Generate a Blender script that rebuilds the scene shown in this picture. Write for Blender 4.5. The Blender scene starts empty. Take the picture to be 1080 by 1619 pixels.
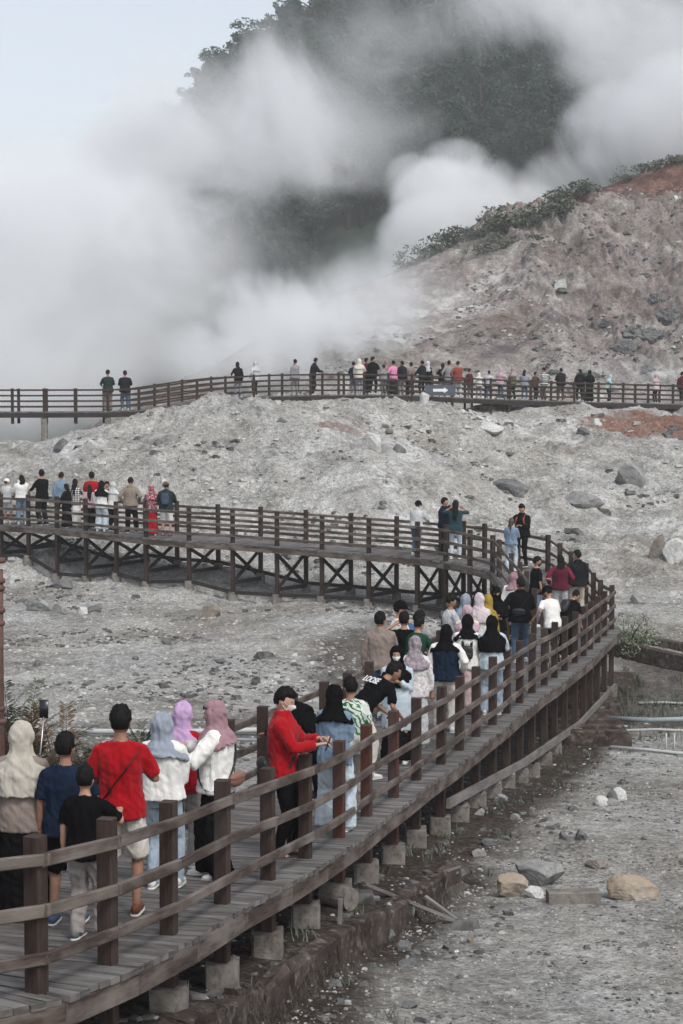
import bpy, math, random
import numpy as np
from mathutils import Vector, Matrix
R_ = math.radians
random.seed(7)
rng = np.random.default_rng(7)
C = bpy.context.scene.collection
SC = bpy.context.scene
# ---------------------------------------------------------------- camera, sky, sun, exposure
CZ = 7.0                      # camera height above the datum
F = 2950.0                    # focal length in photo pixels (photo 1080 x 1619)
PIT = math.atan(184.5 / F)
cam_d = bpy.data.cameras.new('camera')
cam = bpy.data.objects.new('camera', cam_d); C.objects.link(cam)
cam.location = (0, 0, CZ); cam.rotation_euler = (math.pi/2 - PIT, 0, 0)
cam_d.sensor_fit = 'VERTICAL'; cam_d.sensor_height = 36.0; cam_d.lens = 36.0 * F / 1619.0
cam_d.clip_start = 0.5; cam_d.clip_end = 5000
SC.camera = cam
SUN_EL, SUN_AZ = 52.0, 150.0  # azimuth clockwise from +Y
w = bpy.data.worlds.new('World'); SC.world = w; w.use_nodes = True
nt = w.node_tree; nt.nodes.clear()
sky = nt.nodes.new('ShaderNodeTexSky'); sky.sky_type = 'NISHITA'; sky.sun_disc = False
sky.sun_elevation = R_(SUN_EL); sky.sun_rotation = R_(SUN_AZ)
sky.air_density = 1.0; sky.dust_density = 3.0; sky.ozone_density = 1.0
hs = nt.nodes.new('ShaderNodeHueSaturation'); hs.inputs['Saturation'].default_value = 0.42
bg = nt.nodes.new('ShaderNodeBackground'); bg.inputs['Strength'].default_value = 0.15
wo = nt.nodes.new('ShaderNodeOutputWorld')
nt.links.new(sky.outputs[0], hs.inputs['Color']); nt.links.new(hs.outputs[0], bg.inputs['Color'])
nt.links.new(bg.outputs[0], wo.inputs['Surface'])
sd = bpy.data.lights.new('sun', 'SUN'); sd.energy = 1.3; sd.angle = R_(12); sd.color = (1.0, 0.97, 0.94)
sun = bpy.data.objects.new('sun', sd); C.objects.link(sun)
_e, _a = R_(SUN_EL), R_(SUN_AZ)
_d = Vector((math.sin(_a)*math.cos(_e), math.cos(_a)*math.cos(_e), math.sin(_e)))
sun.rotation_euler = _d.to_track_quat('Z', 'Y').to_euler(); sun.location = (0, 0, 60)
SC.view_settings.view_transform = 'Standard'; SC.view_settings.look = 'None'
SC.view_settings.exposure = 0.42; SC.view_settings.gamma = 1.0
SC.cycles.use_denoising = True
SC.cycles.max_bounces = 8; SC.cycles.diffuse_bounces = 3; SC.cycles.volume_bounces = 3
SC.cycles.transparent_max_bounces = 16
SC.cycles.volume_step_rate = 1.0; SC.cycles.volume_max_steps = 128
SC.cycles.caustics_reflective = False; SC.cycles.caustics_refractive = False

# ---------------------------------------------------------------- helpers
cp, sp = math.cos(PIT), math.sin(PIT)
def ray(px, py):
    u, v = px - 540.0, 809.5 - py
    return Vector((u, F*cp + v*sp, -F*sp + v*cp))
def W(px, py, Y):
    d = ray(px, py); t = Y / d.y
    return Vector((d.x*t, Y, CZ + d.z*t))

def tag(o, label=None, cat=None, group=None, kind=None):
    if label: o['label'] = label
    if cat: o['category'] = cat
    if group: o['group'] = group
    if kind: o['kind'] = kind
    return o
def empty(name, loc=(0, 0, 0), rz=0.0):
    o = bpy.data.objects.new(name, None); C.objects.link(o)
    o.location = loc; o.rotation_euler = (0, 0, rz); o.empty_display_size = 0.2
    return o

class MB:
    """collects quads; optional uv per corner and material index per face"""
    def __init__(s): s.v = []; s.f = []; s.uv = []; s.mi = []
    def add(s, vs, fs, uvs=None, mi=0):
        b = len(s.v); s.v.extend([tuple(v) for v in vs])
        for k, f in enumerate(fs):
            s.f.append(tuple(b+i for i in f)); s.mi.append(mi)
            s.uv.extend(uvs[k] if uvs else [(0.0, 0.0)]*len(f))
    def bar(s, p0, p1, w, h, up=(0, 0, 1), jit=0.0, mi=0, bev=0.0):
        p0, p1 = Vector(p0), Vector(p1); d = p1 - p0; L = d.length; d.normalize()
        up = Vector(up); sx = d.cross(up)
        if sx.length < 1e-4: sx = d.cross(Vector((1, 0, 0)))
        sx.normalize(); up = sx.cross(d)
        o = random.random()*50 if True else 0
        b = bev
        if b > 0: prof = [(-w/2+b, -h/2), (w/2-b, -h/2), (w/2, -h/2+b), (w/2, h/2-b), (w/2-b, h/2), (-w/2+b, h/2), (-w/2, h/2-b), (-w/2, -h/2+b)]
        else: prof = [(-w/2, -h/2), (w/2, -h/2), (w/2, h/2), (-w/2, h/2)]
        n = len(prof); vs = []
        for p in (p0, p1):
            for a, c in prof: vs.append(p + sx*a + up*c)
        fs, uvs = [], []; acc = [0]
        for i in range(n):
            a, c = prof[i], prof[(i+1) % n]; acc.append(acc[-1] + math.hypot(a[0]-c[0], a[1]-c[1]))
        for i in range(n):
            j = (i+1) % n
            fs.append((i, j, n+j, n+i)); uvs.append([(o, o+acc[i]), (o, o+acc[i+1]), (o+L, o+acc[i+1]), (o+L, o+acc[i])])
        fs.append(tuple(range(n))[::-1]); uvs.append([(o+prof[i][0]*.3, o+prof[i][1]) for i in range(n)][::-1])
        fs.append(tuple(range(n, 2*n))); uvs.append([(o+prof[i][0]*.3, o+prof[i][1]) for i in range(n)])
        s.add(vs, fs, uvs, mi)
    def tube(s, pts, rad, seg=8, cap=True, ell=None, mi=0, xref=(1, 0, 0)):
        """rad: list of r or (rx, ry)"""
        pts = [Vector(p) for p in pts]; n = len(pts); vs = []; L = 0; uvl = []
        ref = Vector(xref)
        for i, p in enumerate(pts):
            t = (pts[min(i+1, n-1)] - pts[max(i-1, 0)]).normalized()
            x = ref - t*ref.dot(t)
            if x.length < 1e-3: x = Vector((0, 1, 0)) - t*t.y
            x.normalize(); ref = x; y = t.cross(x)
            r = rad[i] if isinstance(rad, (list, tuple)) else rad
            rx, ry = r if isinstance(r, (tuple, list)) else (r, r)
            for k in range(seg):
                a = 2*math.pi*k/seg
                vs.append(p + x*(rx*math.cos(a)) + y*(ry*math.sin(a)))
            if i: L += (p - pts[i-1]).length
            uvl.append(L)
        fs, uvs = [], []
        for i in range(n-1):
            for k in range(seg):
                k2 = (k+1) % seg
                fs.append((i*seg+k, i*seg+k2, (i+1)*seg+k2, (i+1)*seg+k))
                uvs.append([(uvl[i], k/seg), (uvl[i], (k+1)/seg), (uvl[i+1], (k+1)/seg), (uvl[i+1], k/seg)])
        if cap:
            fs.append(tuple(range(seg))[::-1]); uvs.append([(0, 0)]*seg)
            fs.append(tuple(range((n-1)*seg, n*seg))); uvs.append([(0, 0)]*seg)
        s.add(vs, fs, uvs, mi)
    def build(s, name, mats, parent=None, smooth=False):
        me = bpy.data.meshes.new(name); me.from_pydata(s.v, [], s.f)
        if not isinstance(mats, (list, tuple)): mats = [mats]
        for m in mats: me.materials.append(m)
        if s.uv:
            ul = me.uv_layers.new(name='uv'); ul.data.foreach_set('uv', np.array(s.uv, dtype=np.float32).ravel())
        if any(s.mi): me.polygons.foreach_set('material_index', s.mi)
        me.polygons.foreach_set('use_smooth', [smooth]*len(s.f))
        me.update()
        o = bpy.data.objects.new(name, me); C.objects.link(o)
        if parent is not None: o.parent = parent
        return o

def np_mesh(name, v, quads, mat, parent=None, smooth=True, attrs=None):
    me = bpy.data.meshes.new(name)
    nv, nq = len(v), len(quads); k = quads.shape[1]
    me.vertices.add(nv); me.vertices.foreach_set('co', v.astype(np.float32).ravel())
    me.loops.add(nq*k); me.loops.foreach_set('vertex_index', quads.astype(np.int32).ravel())
    me.polygons.add(nq); me.polygons.foreach_set('loop_start', np.arange(0, nq*k, k, dtype=np.int32))
    me.polygons.foreach_set('use_smooth', np.full(nq, smooth))
    for m in (mat if isinstance(mat, (list, tuple)) else [mat]): me.materials.append(m)
    for nm, arr in (attrs or {}).items():
        a = me.attributes.new(nm, 'FLOAT_COLOR', 'POINT'); a.data.foreach_set('color', arr.astype(np.float32).ravel())
    me.update(); me.validate()
    o = bpy.data.objects.new(name, me); C.objects.link(o)
    if parent is not None: o.parent = parent
    return o

# numpy gradient noise
_P = rng.permutation(256); _P = np.concatenate([_P, _P, _P])
_G = rng.normal(size=(256, 3)); _G /= np.linalg.norm(_G, axis=1)[:, None]
def pn(x, y, z=0.0):
    x = np.asarray(x, float); y = np.asarray(y, float); z = np.zeros_like(x) + z
    xi, yi, zi = np.floor(x).astype(int), np.floor(y).astype(int), np.floor(z).astype(int)
    xf, yf, zf = x-xi, y-yi, z-zi
    fd = lambda t: t*t*t*(t*(t*6-15)+10)
    u, v, w_ = fd(xf), fd(yf), fd(zf); xi &= 255; yi &= 255; zi &= 255
    def g(dx, dy, dz):
        h = _P[_P[_P[(xi+dx) & 255] + ((yi+dy) & 255)] + ((zi+dz) & 255)]; q = _G[h]
        return q[..., 0]*(xf-dx) + q[..., 1]*(yf-dy) + q[..., 2]*(zf-dz)
    l = lambda a, b, t: a+(b-a)*t
    return 1.6*l(l(l(g(0, 0, 0), g(1, 0, 0), u), l(g(0, 1, 0), g(1, 1, 0), u), v),
             l(l(g(0, 0, 1), g(1, 0, 1), u), l(g(0, 1, 1), g(1, 1, 1), u), v), w_)
def fbm(x, y, s, o=4, z=0.0, ridged=False, gain=.5):
    t = 0; a = 1.0; n = 0
    for k in range(o):
        q = pn(x*s+17.3*k, y*s+9.1*k, z)
        if ridged: q = 1-2*np.abs(q)
        t = t + a*q; n += a; a *= gain; s *= 2.03
    return t/n

# ---------------------------------------------------------------- materials
MAT = {}
def ramp(nt, stops, interp='LINEAR'):
    r = nt.nodes.new('ShaderNodeValToRGB'); cr = r.color_ramp; cr.interpolation = interp
    while len(cr.elements) < len(stops): cr.elements.new(0.5)
    for e, (p, c) in zip(cr.elements, stops):
        e.position = p; e.color = (*c, 1) if len(c) == 3 else c
    return r
def new_mat(name, rough=.85, spec=.25):
    m = bpy.data.materials.new(name); m.use_nodes = True
    nt = m.node_tree; b = nt.nodes['Principled BSDF']
    b.inputs['Roughness'].default_value = rough; b.inputs['Specular IOR Level'].default_value = spec
    return m, nt, b
def nz(nt, scale, detail=4, rough=.55, vec=None, dist=0.0):
    n = nt.nodes.new('ShaderNodeTexNoise'); n.inputs['Scale'].default_value = scale
    n.inputs['Detail'].default_value = detail; n.inputs['Roughness'].default_value = rough
    n.inputs['Distortion'].default_value = dist
    if vec is not None: nt.links.new(vec, n.inputs['Vector'])
    return n
def mapping(nt, src, scale=(1, 1, 1)):
    mp = nt.nodes.new('ShaderNodeMapping'); mp.inputs['Scale'].default_value = scale
    nt.links.new(src, mp.inputs['Vector']); return mp.outputs[0]
def mix(nt, a, b, fac, mode='MIX'):
    m = nt.nodes.new('ShaderNodeMix'); m.data_type = 'RGBA'; m.blend_type = mode
    for s, v in ((m.inputs[6], a), (m.inputs[7], b), (m.inputs[0], fac)):
        if hasattr(v, 'is_linked') or hasattr(v, 'links'): nt.links.new(v, s)
        elif isinstance(v, (int, float)): s.default_value = v
        else: s.default_value = (*v, 1)
    return m.outputs[2]
def math_n(nt, op, a, b=0.0, clamp=False):
    m = nt.nodes.new('ShaderNodeMath'); m.operation = op; m.use_clamp = clamp
    for s, v in ((m.inputs[0], a), (m.inputs[1], b)):
        if isinstance(v, (int, float)): s.default_value = v
        else: nt.links.new(v, s)
    return m.outputs[0]
def bump(nt, b, h, dist, strength=1.0):
    n = nt.nodes.new('ShaderNodeBump'); n.inputs['Distance'].default_value = dist; n.inputs['Strength'].default_value = strength
    nt.links.new(h, n.inputs['Height']); nt.links.new(n.outputs[0], b.inputs['Normal'])

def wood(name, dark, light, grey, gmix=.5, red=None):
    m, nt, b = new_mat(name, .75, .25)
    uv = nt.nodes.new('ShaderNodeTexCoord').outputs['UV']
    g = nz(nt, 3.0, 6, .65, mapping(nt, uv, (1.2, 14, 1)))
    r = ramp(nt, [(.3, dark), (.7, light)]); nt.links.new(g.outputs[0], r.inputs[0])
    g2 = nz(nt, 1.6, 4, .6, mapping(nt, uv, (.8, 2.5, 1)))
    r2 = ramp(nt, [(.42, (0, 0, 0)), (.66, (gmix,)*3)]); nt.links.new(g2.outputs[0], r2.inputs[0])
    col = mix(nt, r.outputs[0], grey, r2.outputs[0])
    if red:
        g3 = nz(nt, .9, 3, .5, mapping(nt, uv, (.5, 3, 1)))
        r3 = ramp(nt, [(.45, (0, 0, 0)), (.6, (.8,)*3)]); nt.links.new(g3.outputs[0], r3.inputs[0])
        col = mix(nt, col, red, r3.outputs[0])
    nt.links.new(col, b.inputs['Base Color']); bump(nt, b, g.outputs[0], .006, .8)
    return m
MAT['post'] = wood('post_wood', (.012, .0070, .0056), (.053, .032, .025), (.078, .061, .052), .4)
MAT['post_red'] = wood('stained_wood', (.025, .014, .012), (.07, .042, .036), (.10, .09, .085), .3, red=(.075, .018, .010))
MAT['rail'] = wood('rail_wood', (.020, .0135, .011), (.086, .062, .050), (.205, .178, .158), .75)
MAT['deck'] = wood('deck_wood', (.030, .027, .025), (.13, .12, .114), (.25, .24, .232), .65)
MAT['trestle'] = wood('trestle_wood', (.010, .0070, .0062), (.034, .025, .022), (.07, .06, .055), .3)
MAT['board'] = wood('grey_board', (.07, .062, .058), (.19, .175, .165), (.27, .26, .25), .6)

def mineral(name, a, bcol, dark, scale=3.0, bd=.03):
    m, nt, b = new_mat(name, .95, .1)
    oc = nt.nodes.new('ShaderNodeTexCoord').outputs['Object']
    n1 = nz(nt, scale, 8, .68, oc); r1 = ramp(nt, [(.32, a), (.68, bcol)]); nt.links.new(n1.outputs[0], r1.inputs[0])
    n2 = nz(nt, scale*2.7, 6, .7, oc); r2 = ramp(nt, [(.52, (0, 0, 0)), (.7, (.85,)*3)]); nt.links.new(n2.outputs[0], r2.inputs[0])
    nt.links.new(mix(nt, r1.outputs[0], dark, r2.outputs[0]), b.inputs['Base Color']); bump(nt, b, n1.outputs[0], bd, 1)
    return m
MAT['concrete'] = mineral('footing_concrete', (.10, .092, .083), (.26, .24, .215), (.055, .036, .028), 4)
MAT['kerb'] = mineral('old_kerb_concrete', (.022, .017, .015), (.085, .068, .06), (.20, .175, .16), 2.6, .06)
MAT['rock_grey'] = mineral('grey_rock', (.15, .152, .148), (.31, .31, .30), (.09, .09, .088), 3)
MAT['rock_dark'] = mineral('dark_rock', (.075, .077, .077), (.20, .202, .20), (.04, .04, .04), 4)
MAT['rock_white'] = mineral('crusted_rock', (.36, .362, .35), (.58, .58, .565), (.20, .20, .19), 3)
MAT['rock_ochre'] = mineral('ochre_rock', (.27, .20, .125), (.33, .30, .26), (.20, .17, .13), 1.6)
MAT['rock_rust'] = mineral('rust_stained_rock', (.12, .085, .06), (.25, .20, .16), (.36, .35, .33), 2)
MAT['rock_tan'] = mineral('tan_rock', (.16, .14, .12), (.27, .24, .21), (.1, .09, .08), 4)

def plain(name, col, rough=.7, spec=.3, metal=0.0, var=.12, scale=6.0):
    if name in MAT: return MAT[name]
    m, nt, b = new_mat(name, rough, spec); b.inputs['Metallic'].default_value = metal
    oc = nt.nodes.new('ShaderNodeTexCoord').outputs['Object']
    n = nz(nt, scale, 4, .6, oc)
    r = ramp(nt, [(.3, tuple(c*(1-var) for c in col)), (.7, tuple(min(1, c*(1+var)) for c in col))])
    nt.links.new(n.outputs[0], r.inputs[0]); nt.links.new(r.outputs[0], b.inputs['Base Color'])
    MAT[name] = m; return m

# ---------------------------------------------------------------- boardwalk path (world coordinates of both deck edges, at the posts)
RN = [(-400, 1606, 10.9), (-230, 1612, 11.1), (-75, 1595, 11.5), (58, 1563, 12.05), (171, 1521, 13.05), (267, 1478, 14.3), (351, 1428, 15.7), (424, 1391, 16.95), (483, 1358, 18.3),
      (536, 1326, 19.7), (580, 1290, 21.05), (622, 1260, 22.4), (658, 1234, 23.75), (697, 1208, 25.1), (726, 1186, 26.3),
      (753, 1164, 27.5), (779, 1146, 28.7), (801, 1127, 29.9), (822, 1111, 31.1), (841, 1095, 32.4), (861, 1084, 33.7),
      (877, 1072, 35.0), (893, 1060, 36.3), (909, 1048, 37.6), (923, 1038, 39.0), (933.7, 1026, 40.3), (945, 1016, 41.6),
      (956, 1005.6, 42.9), (967, 995, 44.3)]
Rn = [W(*p) for p in RN]
def offs(pts, d):
    out = []
    for i, p in enumerate(pts):
        t = pts[min(i+1, len(pts)-1)] - pts[max(i-1, 0)]; t.z = 0; t.normalize()
        out.append(p + Vector((-t.y, t.x, 0))*d)
    return out
Ln = offs(Rn, 1.65)
BEND = [((949, 986, 45.7), (842, 983, 46.0)), ((938, 971, 47.1), (832, 967, 47.5)), ((926, 955, 48.6), (822, 953, 49.0)), ((903, 932, 50.7), (808, 935, 50.5)),
        ((885, 917, 52.2), (799, 923, 51.4)), ((866, 903, 53.6), (789, 913, 52.0)), ((819, 892, 54.7), (779, 904, 52.4)),
        ((766, 882, 55.8), (743, 894, 53.2)), ((733, 879, 56.1), (705, 886, 54.0)), ((697, 876, 56.4), (660, 880, 54.9)), ((627, 870, 57.2), (583, 875, 55.8)),
        ((555, 864.4, 57.7), (509, 869, 56.5)), ((484, 859, 58.3), (438, 862.6, 57.1)), ((412, 853, 59.1), (368, 858, 57.7)),
        ((345, 848, 59.8), (299, 855, 58.2)), ((280, 843, 60.8), (231, 849, 59.0)), ((230, 839, 61.6), (184, 844, 59.9)),
        ((184, 836.5, 62.0), (136, 838.5, 60.8)), ((136, 832, 63.1), (90, 834, 61.7)), ((90, 829, 63.8), (45, 831, 62.6)),
        ((45, 827, 64.3), (2, 829, 63.5)), ((2, 825, 64.8), (-45, 826, 64.3)), ((-45, 824, 65.5), (-95, 824, 65.2))]
Rp = Rn + [W(*a) for a, b in BEND]; Lp = Ln + [W(*b) for a, b in BEND]
NN = len(Rn)                 # station index where the bend starts
def smooth_z(Rp, Lp):
    z = np.array([(a.z+b.z)/2 for a, b in zip(Rp, Lp)])
    for _ in range(3): z[1:-1] = (z[:-2]+2*z[1:-1]+z[2:])/4
    return z
ZD = smooth_z(Rp, Lp)
for i in range(len(Rp)):
    Rp[i].z = .5*Rp[i].z+.5*ZD[i]; Lp[i].z = .5*Lp[i].z+.5*ZD[i]
CTR = np.array([((a.x+b.x)/2, (a.y+b.y)/2, (a.z+b.z)/2) for a, b in zip(Rp, Lp)])
def lerp(a, b, t): return a + (b-a)*t
def polyline_z(ctr, x, y):
    """height of the deck over the nearest point of the centre line"""
    best = (1e9, 0)
    for i in range(len(ctr)-1):
        a, b = ctr[i], ctr[i+1]; dx, dy = b[0]-a[0], b[1]-a[1]
        t = max(0, min(1, ((x-a[0])*dx+(y-a[1])*dy)/(dx*dx+dy*dy)))
        d = math.hypot(a[0]+dx*t-x, a[1]+dy*t-y)
        if d < best[0]: best = (d, a[2]+(b[2]-a[2])*t)
    return best[1]
# far boardwalk
FP = [(-130, 651, 84), (60, 651, 84), (170, 650.5, 84.5), (232, 648.5, 85), (300, 637, 86), (370, 629, 87), (450, 625.5, 88), (540, 624, 89),
      (640, 624.5, 91), (740, 629, 94), (800, 631.5, 96), (880, 634, 98), (960, 636, 99), (1080, 639, 100), (1240, 642, 101.5)]
_fp = [W(*p) for p in FP]; _fx = [p.x for p in _fp]
def far_pt(x):
    return Vector((x, float(np.interp(x, _fx, [p.y for p in _fp])), float(np.interp(x, _fx, [p.z for p in _fp]))))
FN = []
_x = _fx[0]
while _x < _fx[-1]:
    FN.append(far_pt(_x)); _x += 1.42*math.cos(math.atan2(far_pt(_x+1).y-far_pt(_x).y, 1))
FB = offs(FN, 1.8)
FCTR = np.array([((a.x+b.x)/2, (a.y+b.y)/2, (a.z+b.z)/2) for a, b in zip(FN, FB)])

# ---------------------------------------------------------------- terrain
TP = [(x, None, z, Y) for Y, z, xs in ((6, -4.3, (-3, 3)), (10, -4.6, (-5, 0, 5)),) for x in xs]
cps = []
def tw(X, Y, z): cps.append((X, Y, z+CZ))
def tp(px, py, Y): p = W(px, py, Y); cps.append((p.x, p.y, p.z))
for X in (-5, 0, 5): tw(X, 6, -4.5); tw(X, 11, -4.75)
for X in (-8, 8): tw(X, 14, -5.0); tw(X, 22, -5.8)
tw(-1.3, 14.4, -4.73); tw(-.6, 17.1, -5.14); tw(.3, 21.1, -5.6); tw(1.4, 25.1, -5.98); tw(3.3, 32.3, -6.72); tw(5.1, 39, -7.15); tw(6.6, 44, -7.35); tw(5.6, 42, -7.3)
tw(-4, 17, -5.3); tw(-4, 24, -5.6); tw(-3, 30, -5.85)
for px in (500, 800, 1080, 1300): tp(px, 1619, 15.5)
for px in (700, 900, 1080, 1300): tp(px, 1400, 21.3)
for px in (850, 1000, 1200): tp(px, 1250, 29.8)
for px in (900, 1080, 1300): tp(px, 1190, 35.2)
for px in (990, 1200): tp(px, 1100, 43); tp(px, 1050, 46.5)
tp(1000, 1000, 50); tp(1150, 1000, 50); tp(1000, 950, 56); tp(1150, 950, 57); tp(1000, 880, 64); tp(1150, 880, 65); tp(1000, 800, 73); tp(1150, 800, 73)
tp(1000, 740, 80); tp(1000, 690, 88); tp(1000, 662, 96.5); tp(1000, 642, 103); tp(1000, 600, 112); tp(1060, 500, 125); tp(1060, 400, 142); tp(1060, 318, 158); tp(1080, 268, 168)
tp(1200, 740, 80); tp(1200, 670, 96); tp(1250, 500, 125); tp(1250, 330, 150); tp(1250, 200, 172)
tp(850, 935, 58); tp(800, 880, 63); tp(800, 820, 70); tp(800, 760, 77); tp(800, 705, 86); tp(800, 661, 94.5); tp(800, 640, 100); tp(800, 600, 108); tp(800, 500, 120); tp(800, 420, 132)
tp(860, 350, 150); tp(700, 392, 141); tp(700, 500, 125); tp(640, 425, 134); tp(600, 452, 130); tp(540, 490, 125); tp(470, 540, 118); tp(400, 590, 110); tp(560, 560, 112); tp(440, 632, 98)
tp(930, 312, 158); tp(770, 362, 146)
tp(1000, 450, 135); tp(900, 500, 122); tp(900, 400, 138); tp(700, 600, 108)
tp(600, 640, 83); tp(500, 640, 82); tp(400, 643, 80); tp(320, 650, 79); tp(250, 662, 78); tp(150, 672, 76); tp(50, 722, 75); tp(-60, 722, 75); tp(95, 708, 75.5); tp(700, 645, 87)
tp(600, 700, 75); tp(600, 760, 69); tp(600, 820, 64.5); tp(650, 940, 55.5); tp(600, 930, 57); tp(700, 960, 54); tp(750, 950, 55)
tp(400, 700, 74); tp(400, 760, 68); tp(400, 820, 64.5); tp(400, 880, 61); tp(420, 930, 57.5); tp(400, 965, 53); tp(400, 1040, 43); tp(400, 1110, 37); tp(400, 1165, 33)
tp(100, 740, 72); tp(100, 800, 67.5); tp(100, 860, 64.5); tp(100, 902, 61.5); tp(100, 960, 53); tp(100, 1040, 44); tp(100, 1110, 37); tp(100, 1165, 33)
tp(-60, 740, 72); tp(-60, 860, 65); tp(-60, 960, 53); tp(-60, 1110, 37); tp(-100, 1200, 31)
tp(560, 1005, 46); tp(610, 965, 50); tp(480, 1060, 41.5); tp(520, 1010, 47)
for X, Y, z in ((-16, 90, -3.6), (-8, 92, -2.6), (-2, 96, -1.2), (-18, 110, -6), (-9, 108, -1.5), (-24, 150, -8), (-2, 150, 3), (-12, 180, -4), (6, 172, 6), (14, 185, 14), (24, 195, 18), (34, 190, 22), (10, 220, 4), (35, 230, 12), (60, 200, 30), (50, 150, 24), (45, 110, 8), (45, 80, 0), (40, 50, -6), (30, 25, -7), (-30, 60, -5), (-30, 40, -6), (-20, 20, -6), (-45, 100, -7)): tw(X, Y, z)
cps = np.array(cps)
def _k(d): return d
_A = np.linalg.norm(cps[:, None, :2]-cps[None, :, :2], axis=2)
_n = len(cps); _M = np.zeros((_n+3, _n+3)); _M[:_n, :_n] = _A - np.eye(_n)*0.25
_M[:_n, _n] = 1; _M[:_n, _n+1:] = cps[:, :2]; _M[_n, :_n] = 1; _M[_n+1:, :_n] = cps[:, :2].T
_sol = np.linalg.solve(_M, np.concatenate([cps[:, 2], [0, 0, 0]]))
def tz_base(X, Y):
    X = np.asarray(X, float); Y = np.asarray(Y, float); sh = X.shape; x, y = X.ravel(), Y.ravel(); out = np.zeros(len(x))
    for s in range(0, len(x), 60000):
        a, b = x[s:s+60000], y[s:s+60000]
        d = np.hypot(a[:, None]-cps[None, :, 0], b[:, None]-cps[None, :, 1])
        out[s:s+60000] = d @ _sol[:_n] + _sol[_n] + _sol[_n+1]*a + _sol[_n+2]*b
    return out.reshape(sh)
_gx = np.arange(-280, 281, .8); _gy = np.arange(3, 262, .8); _GX, _GY = np.meshgrid(_gx, _gy); _GZ = tz_base(_GX, _GY)
def tz_fast(X, Y):
    fx = np.clip((X-_gx[0])/.8, 0, len(_gx)-1.001); fy = np.clip((Y-_gy[0])/.8, 0, len(_gy)-1.001); i, j = fx.astype(int), fy.astype(int); a, b = fx-i, fy-j
    s_ = lambda t: t
    return (_GZ[j, i]*(1-a)+_GZ[j, i+1]*a)*(1-b)+(_GZ[j+1, i]*(1-a)+_GZ[j+1, i+1]*a)*b
def ss(x, a, b):
    t = np.clip((x-a)/(b-a), 0, 1); return t*t*(3-2*t)
# kerb line (retaining edge right of the near boardwalk)
def _hit0(px, py):
    ys_ = np.arange(11, 40, .02); d = ray(px, py); t = ys_/d.y; g = tz_fast(d.x*t, ys_); i = int(np.argmax(g >= CZ+d.z*t)); return Vector((float(d.x*t[i]), float(ys_[i]), float(g[i])))
KERB = [_hit0(*p) for p in ((215, 1668), (330, 1607), (440, 1545), (520, 1492), (600, 1446), (660, 1408), (718, 1374))]
def kerb_x(Y): return np.interp(Y, [p.y for p in KERB], [p.x for p in KERB])
_ry = [p.y for p in Rn]; _rx = [p.x for p in Rn]
_tc = sorted([((a.x+b.x)/2, (a.y+b.y)/2) for a, b in zip(Rp[NN+8:], Lp[NN+8:])]); _tx = [a for a, b in _tc]; _ty = [b for a, b in _tc]
def tz_raw(X, Y):
    z = tz_fast(X, Y)
    hill = ss(Y, 52, 64); right = ss(X, 8, 14)*ss(Y, 95, 125); basin = ss(Y, 30, 40)
    path = np.abs(X-np.interp(Y, _ry, _rx)+.8)        # distance to the near boardwalk
    near_path = (1-ss(path, 1.5, 4))*(Y < 60)
    xw, yw = X+1.5*fbm(X, Y, .12, 2, 5.), Y+2.5*fbm(X, Y, .10, 2, 8.)
    z = z + hill*(.75*fbm(xw, yw*.8, .13, 3, 1.) + .85*fbm(xw, yw, .22, 6, 2., True, .54) - .40)*(1-.5*near_path)
    z = z + basin*(1-hill)*(1-near_path)*(.16*fbm(xw, yw, .3, 4, 3.)+.10*fbm(X, Y, 1.1, 4, 3.5, True)-.03)
    # gullied slope on the right, channels running down to the left
    g = fbm(xw*.9+yw*.25, yw*.18-xw*.10, .33, 5, 7., True, .58)
    z = z + right*(1-.65*ss(Y, 146, 160))*(1.9*g + 1.1*fbm(xw, yw, .09, 3, 9.) + .40*fbm(X, Y, .6, 5, 10., True, .6))
    z = z + (.035*fbm(X, Y, 2.2, 4, 4.)+.02*fbm(X, Y, .5, 2, 4.5))*(1-hill)
    z = z + (.12*fbm(X, Y, 1.6, 4, 6., True))*hill
    # the gravel outside the kerb lies lower
    k = (Y > 13.5)*(1-ss(Y, 22.5, 25)); z = z - k*.30*ss(X-kerb_x(Y), .02, .16) + k*.04*(1-ss(X-kerb_x(Y), .02, .16))
    # the ground under the trestle is dug out a little
    tr = np.interp(X, _tx, _ty); d = np.abs(Y-tr); z = z - (.18+.24*ss(X, -13, -4))*(1-ss(d, 2.5, 7))*(1-ss(X, 2.5, 5.5))
    return z
def tz(X, Y): return float(tz_raw(np.array([float(X)]), np.array([float(Y)]))[0])

# fan grid
ncol = 640; ucen = np.linspace(-.225, .225, 560)
u = np.concatenate([np.linspace(-1.1, -.235, 40), ucen, np.linspace(.235, 1.1, 40)])
ys = [5.0]
while ys[-1] < 250:
    y = ys[-1]; ys.append(y + (.055*y/12 if y < 14 else .05+.0016*(y-14) if y < 50 else .107 if y < 125 else .16 if y < 184 else 1.5))
ys = np.array(ys); U, YY = np.meshgrid(u, ys); XX = U*(YY+4)
ZZ = tz_raw(XX, YY)
V = np.stack([XX, YY, ZZ], -1).reshape(-1, 3); nr, nc = XX.shape
ii = (np.arange(nr-1)[:, None]*nc+np.arange(nc-1)[None, :]).ravel()
Q = np.stack([ii, ii+1, ii+nc+1, ii+nc], 1)
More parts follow.
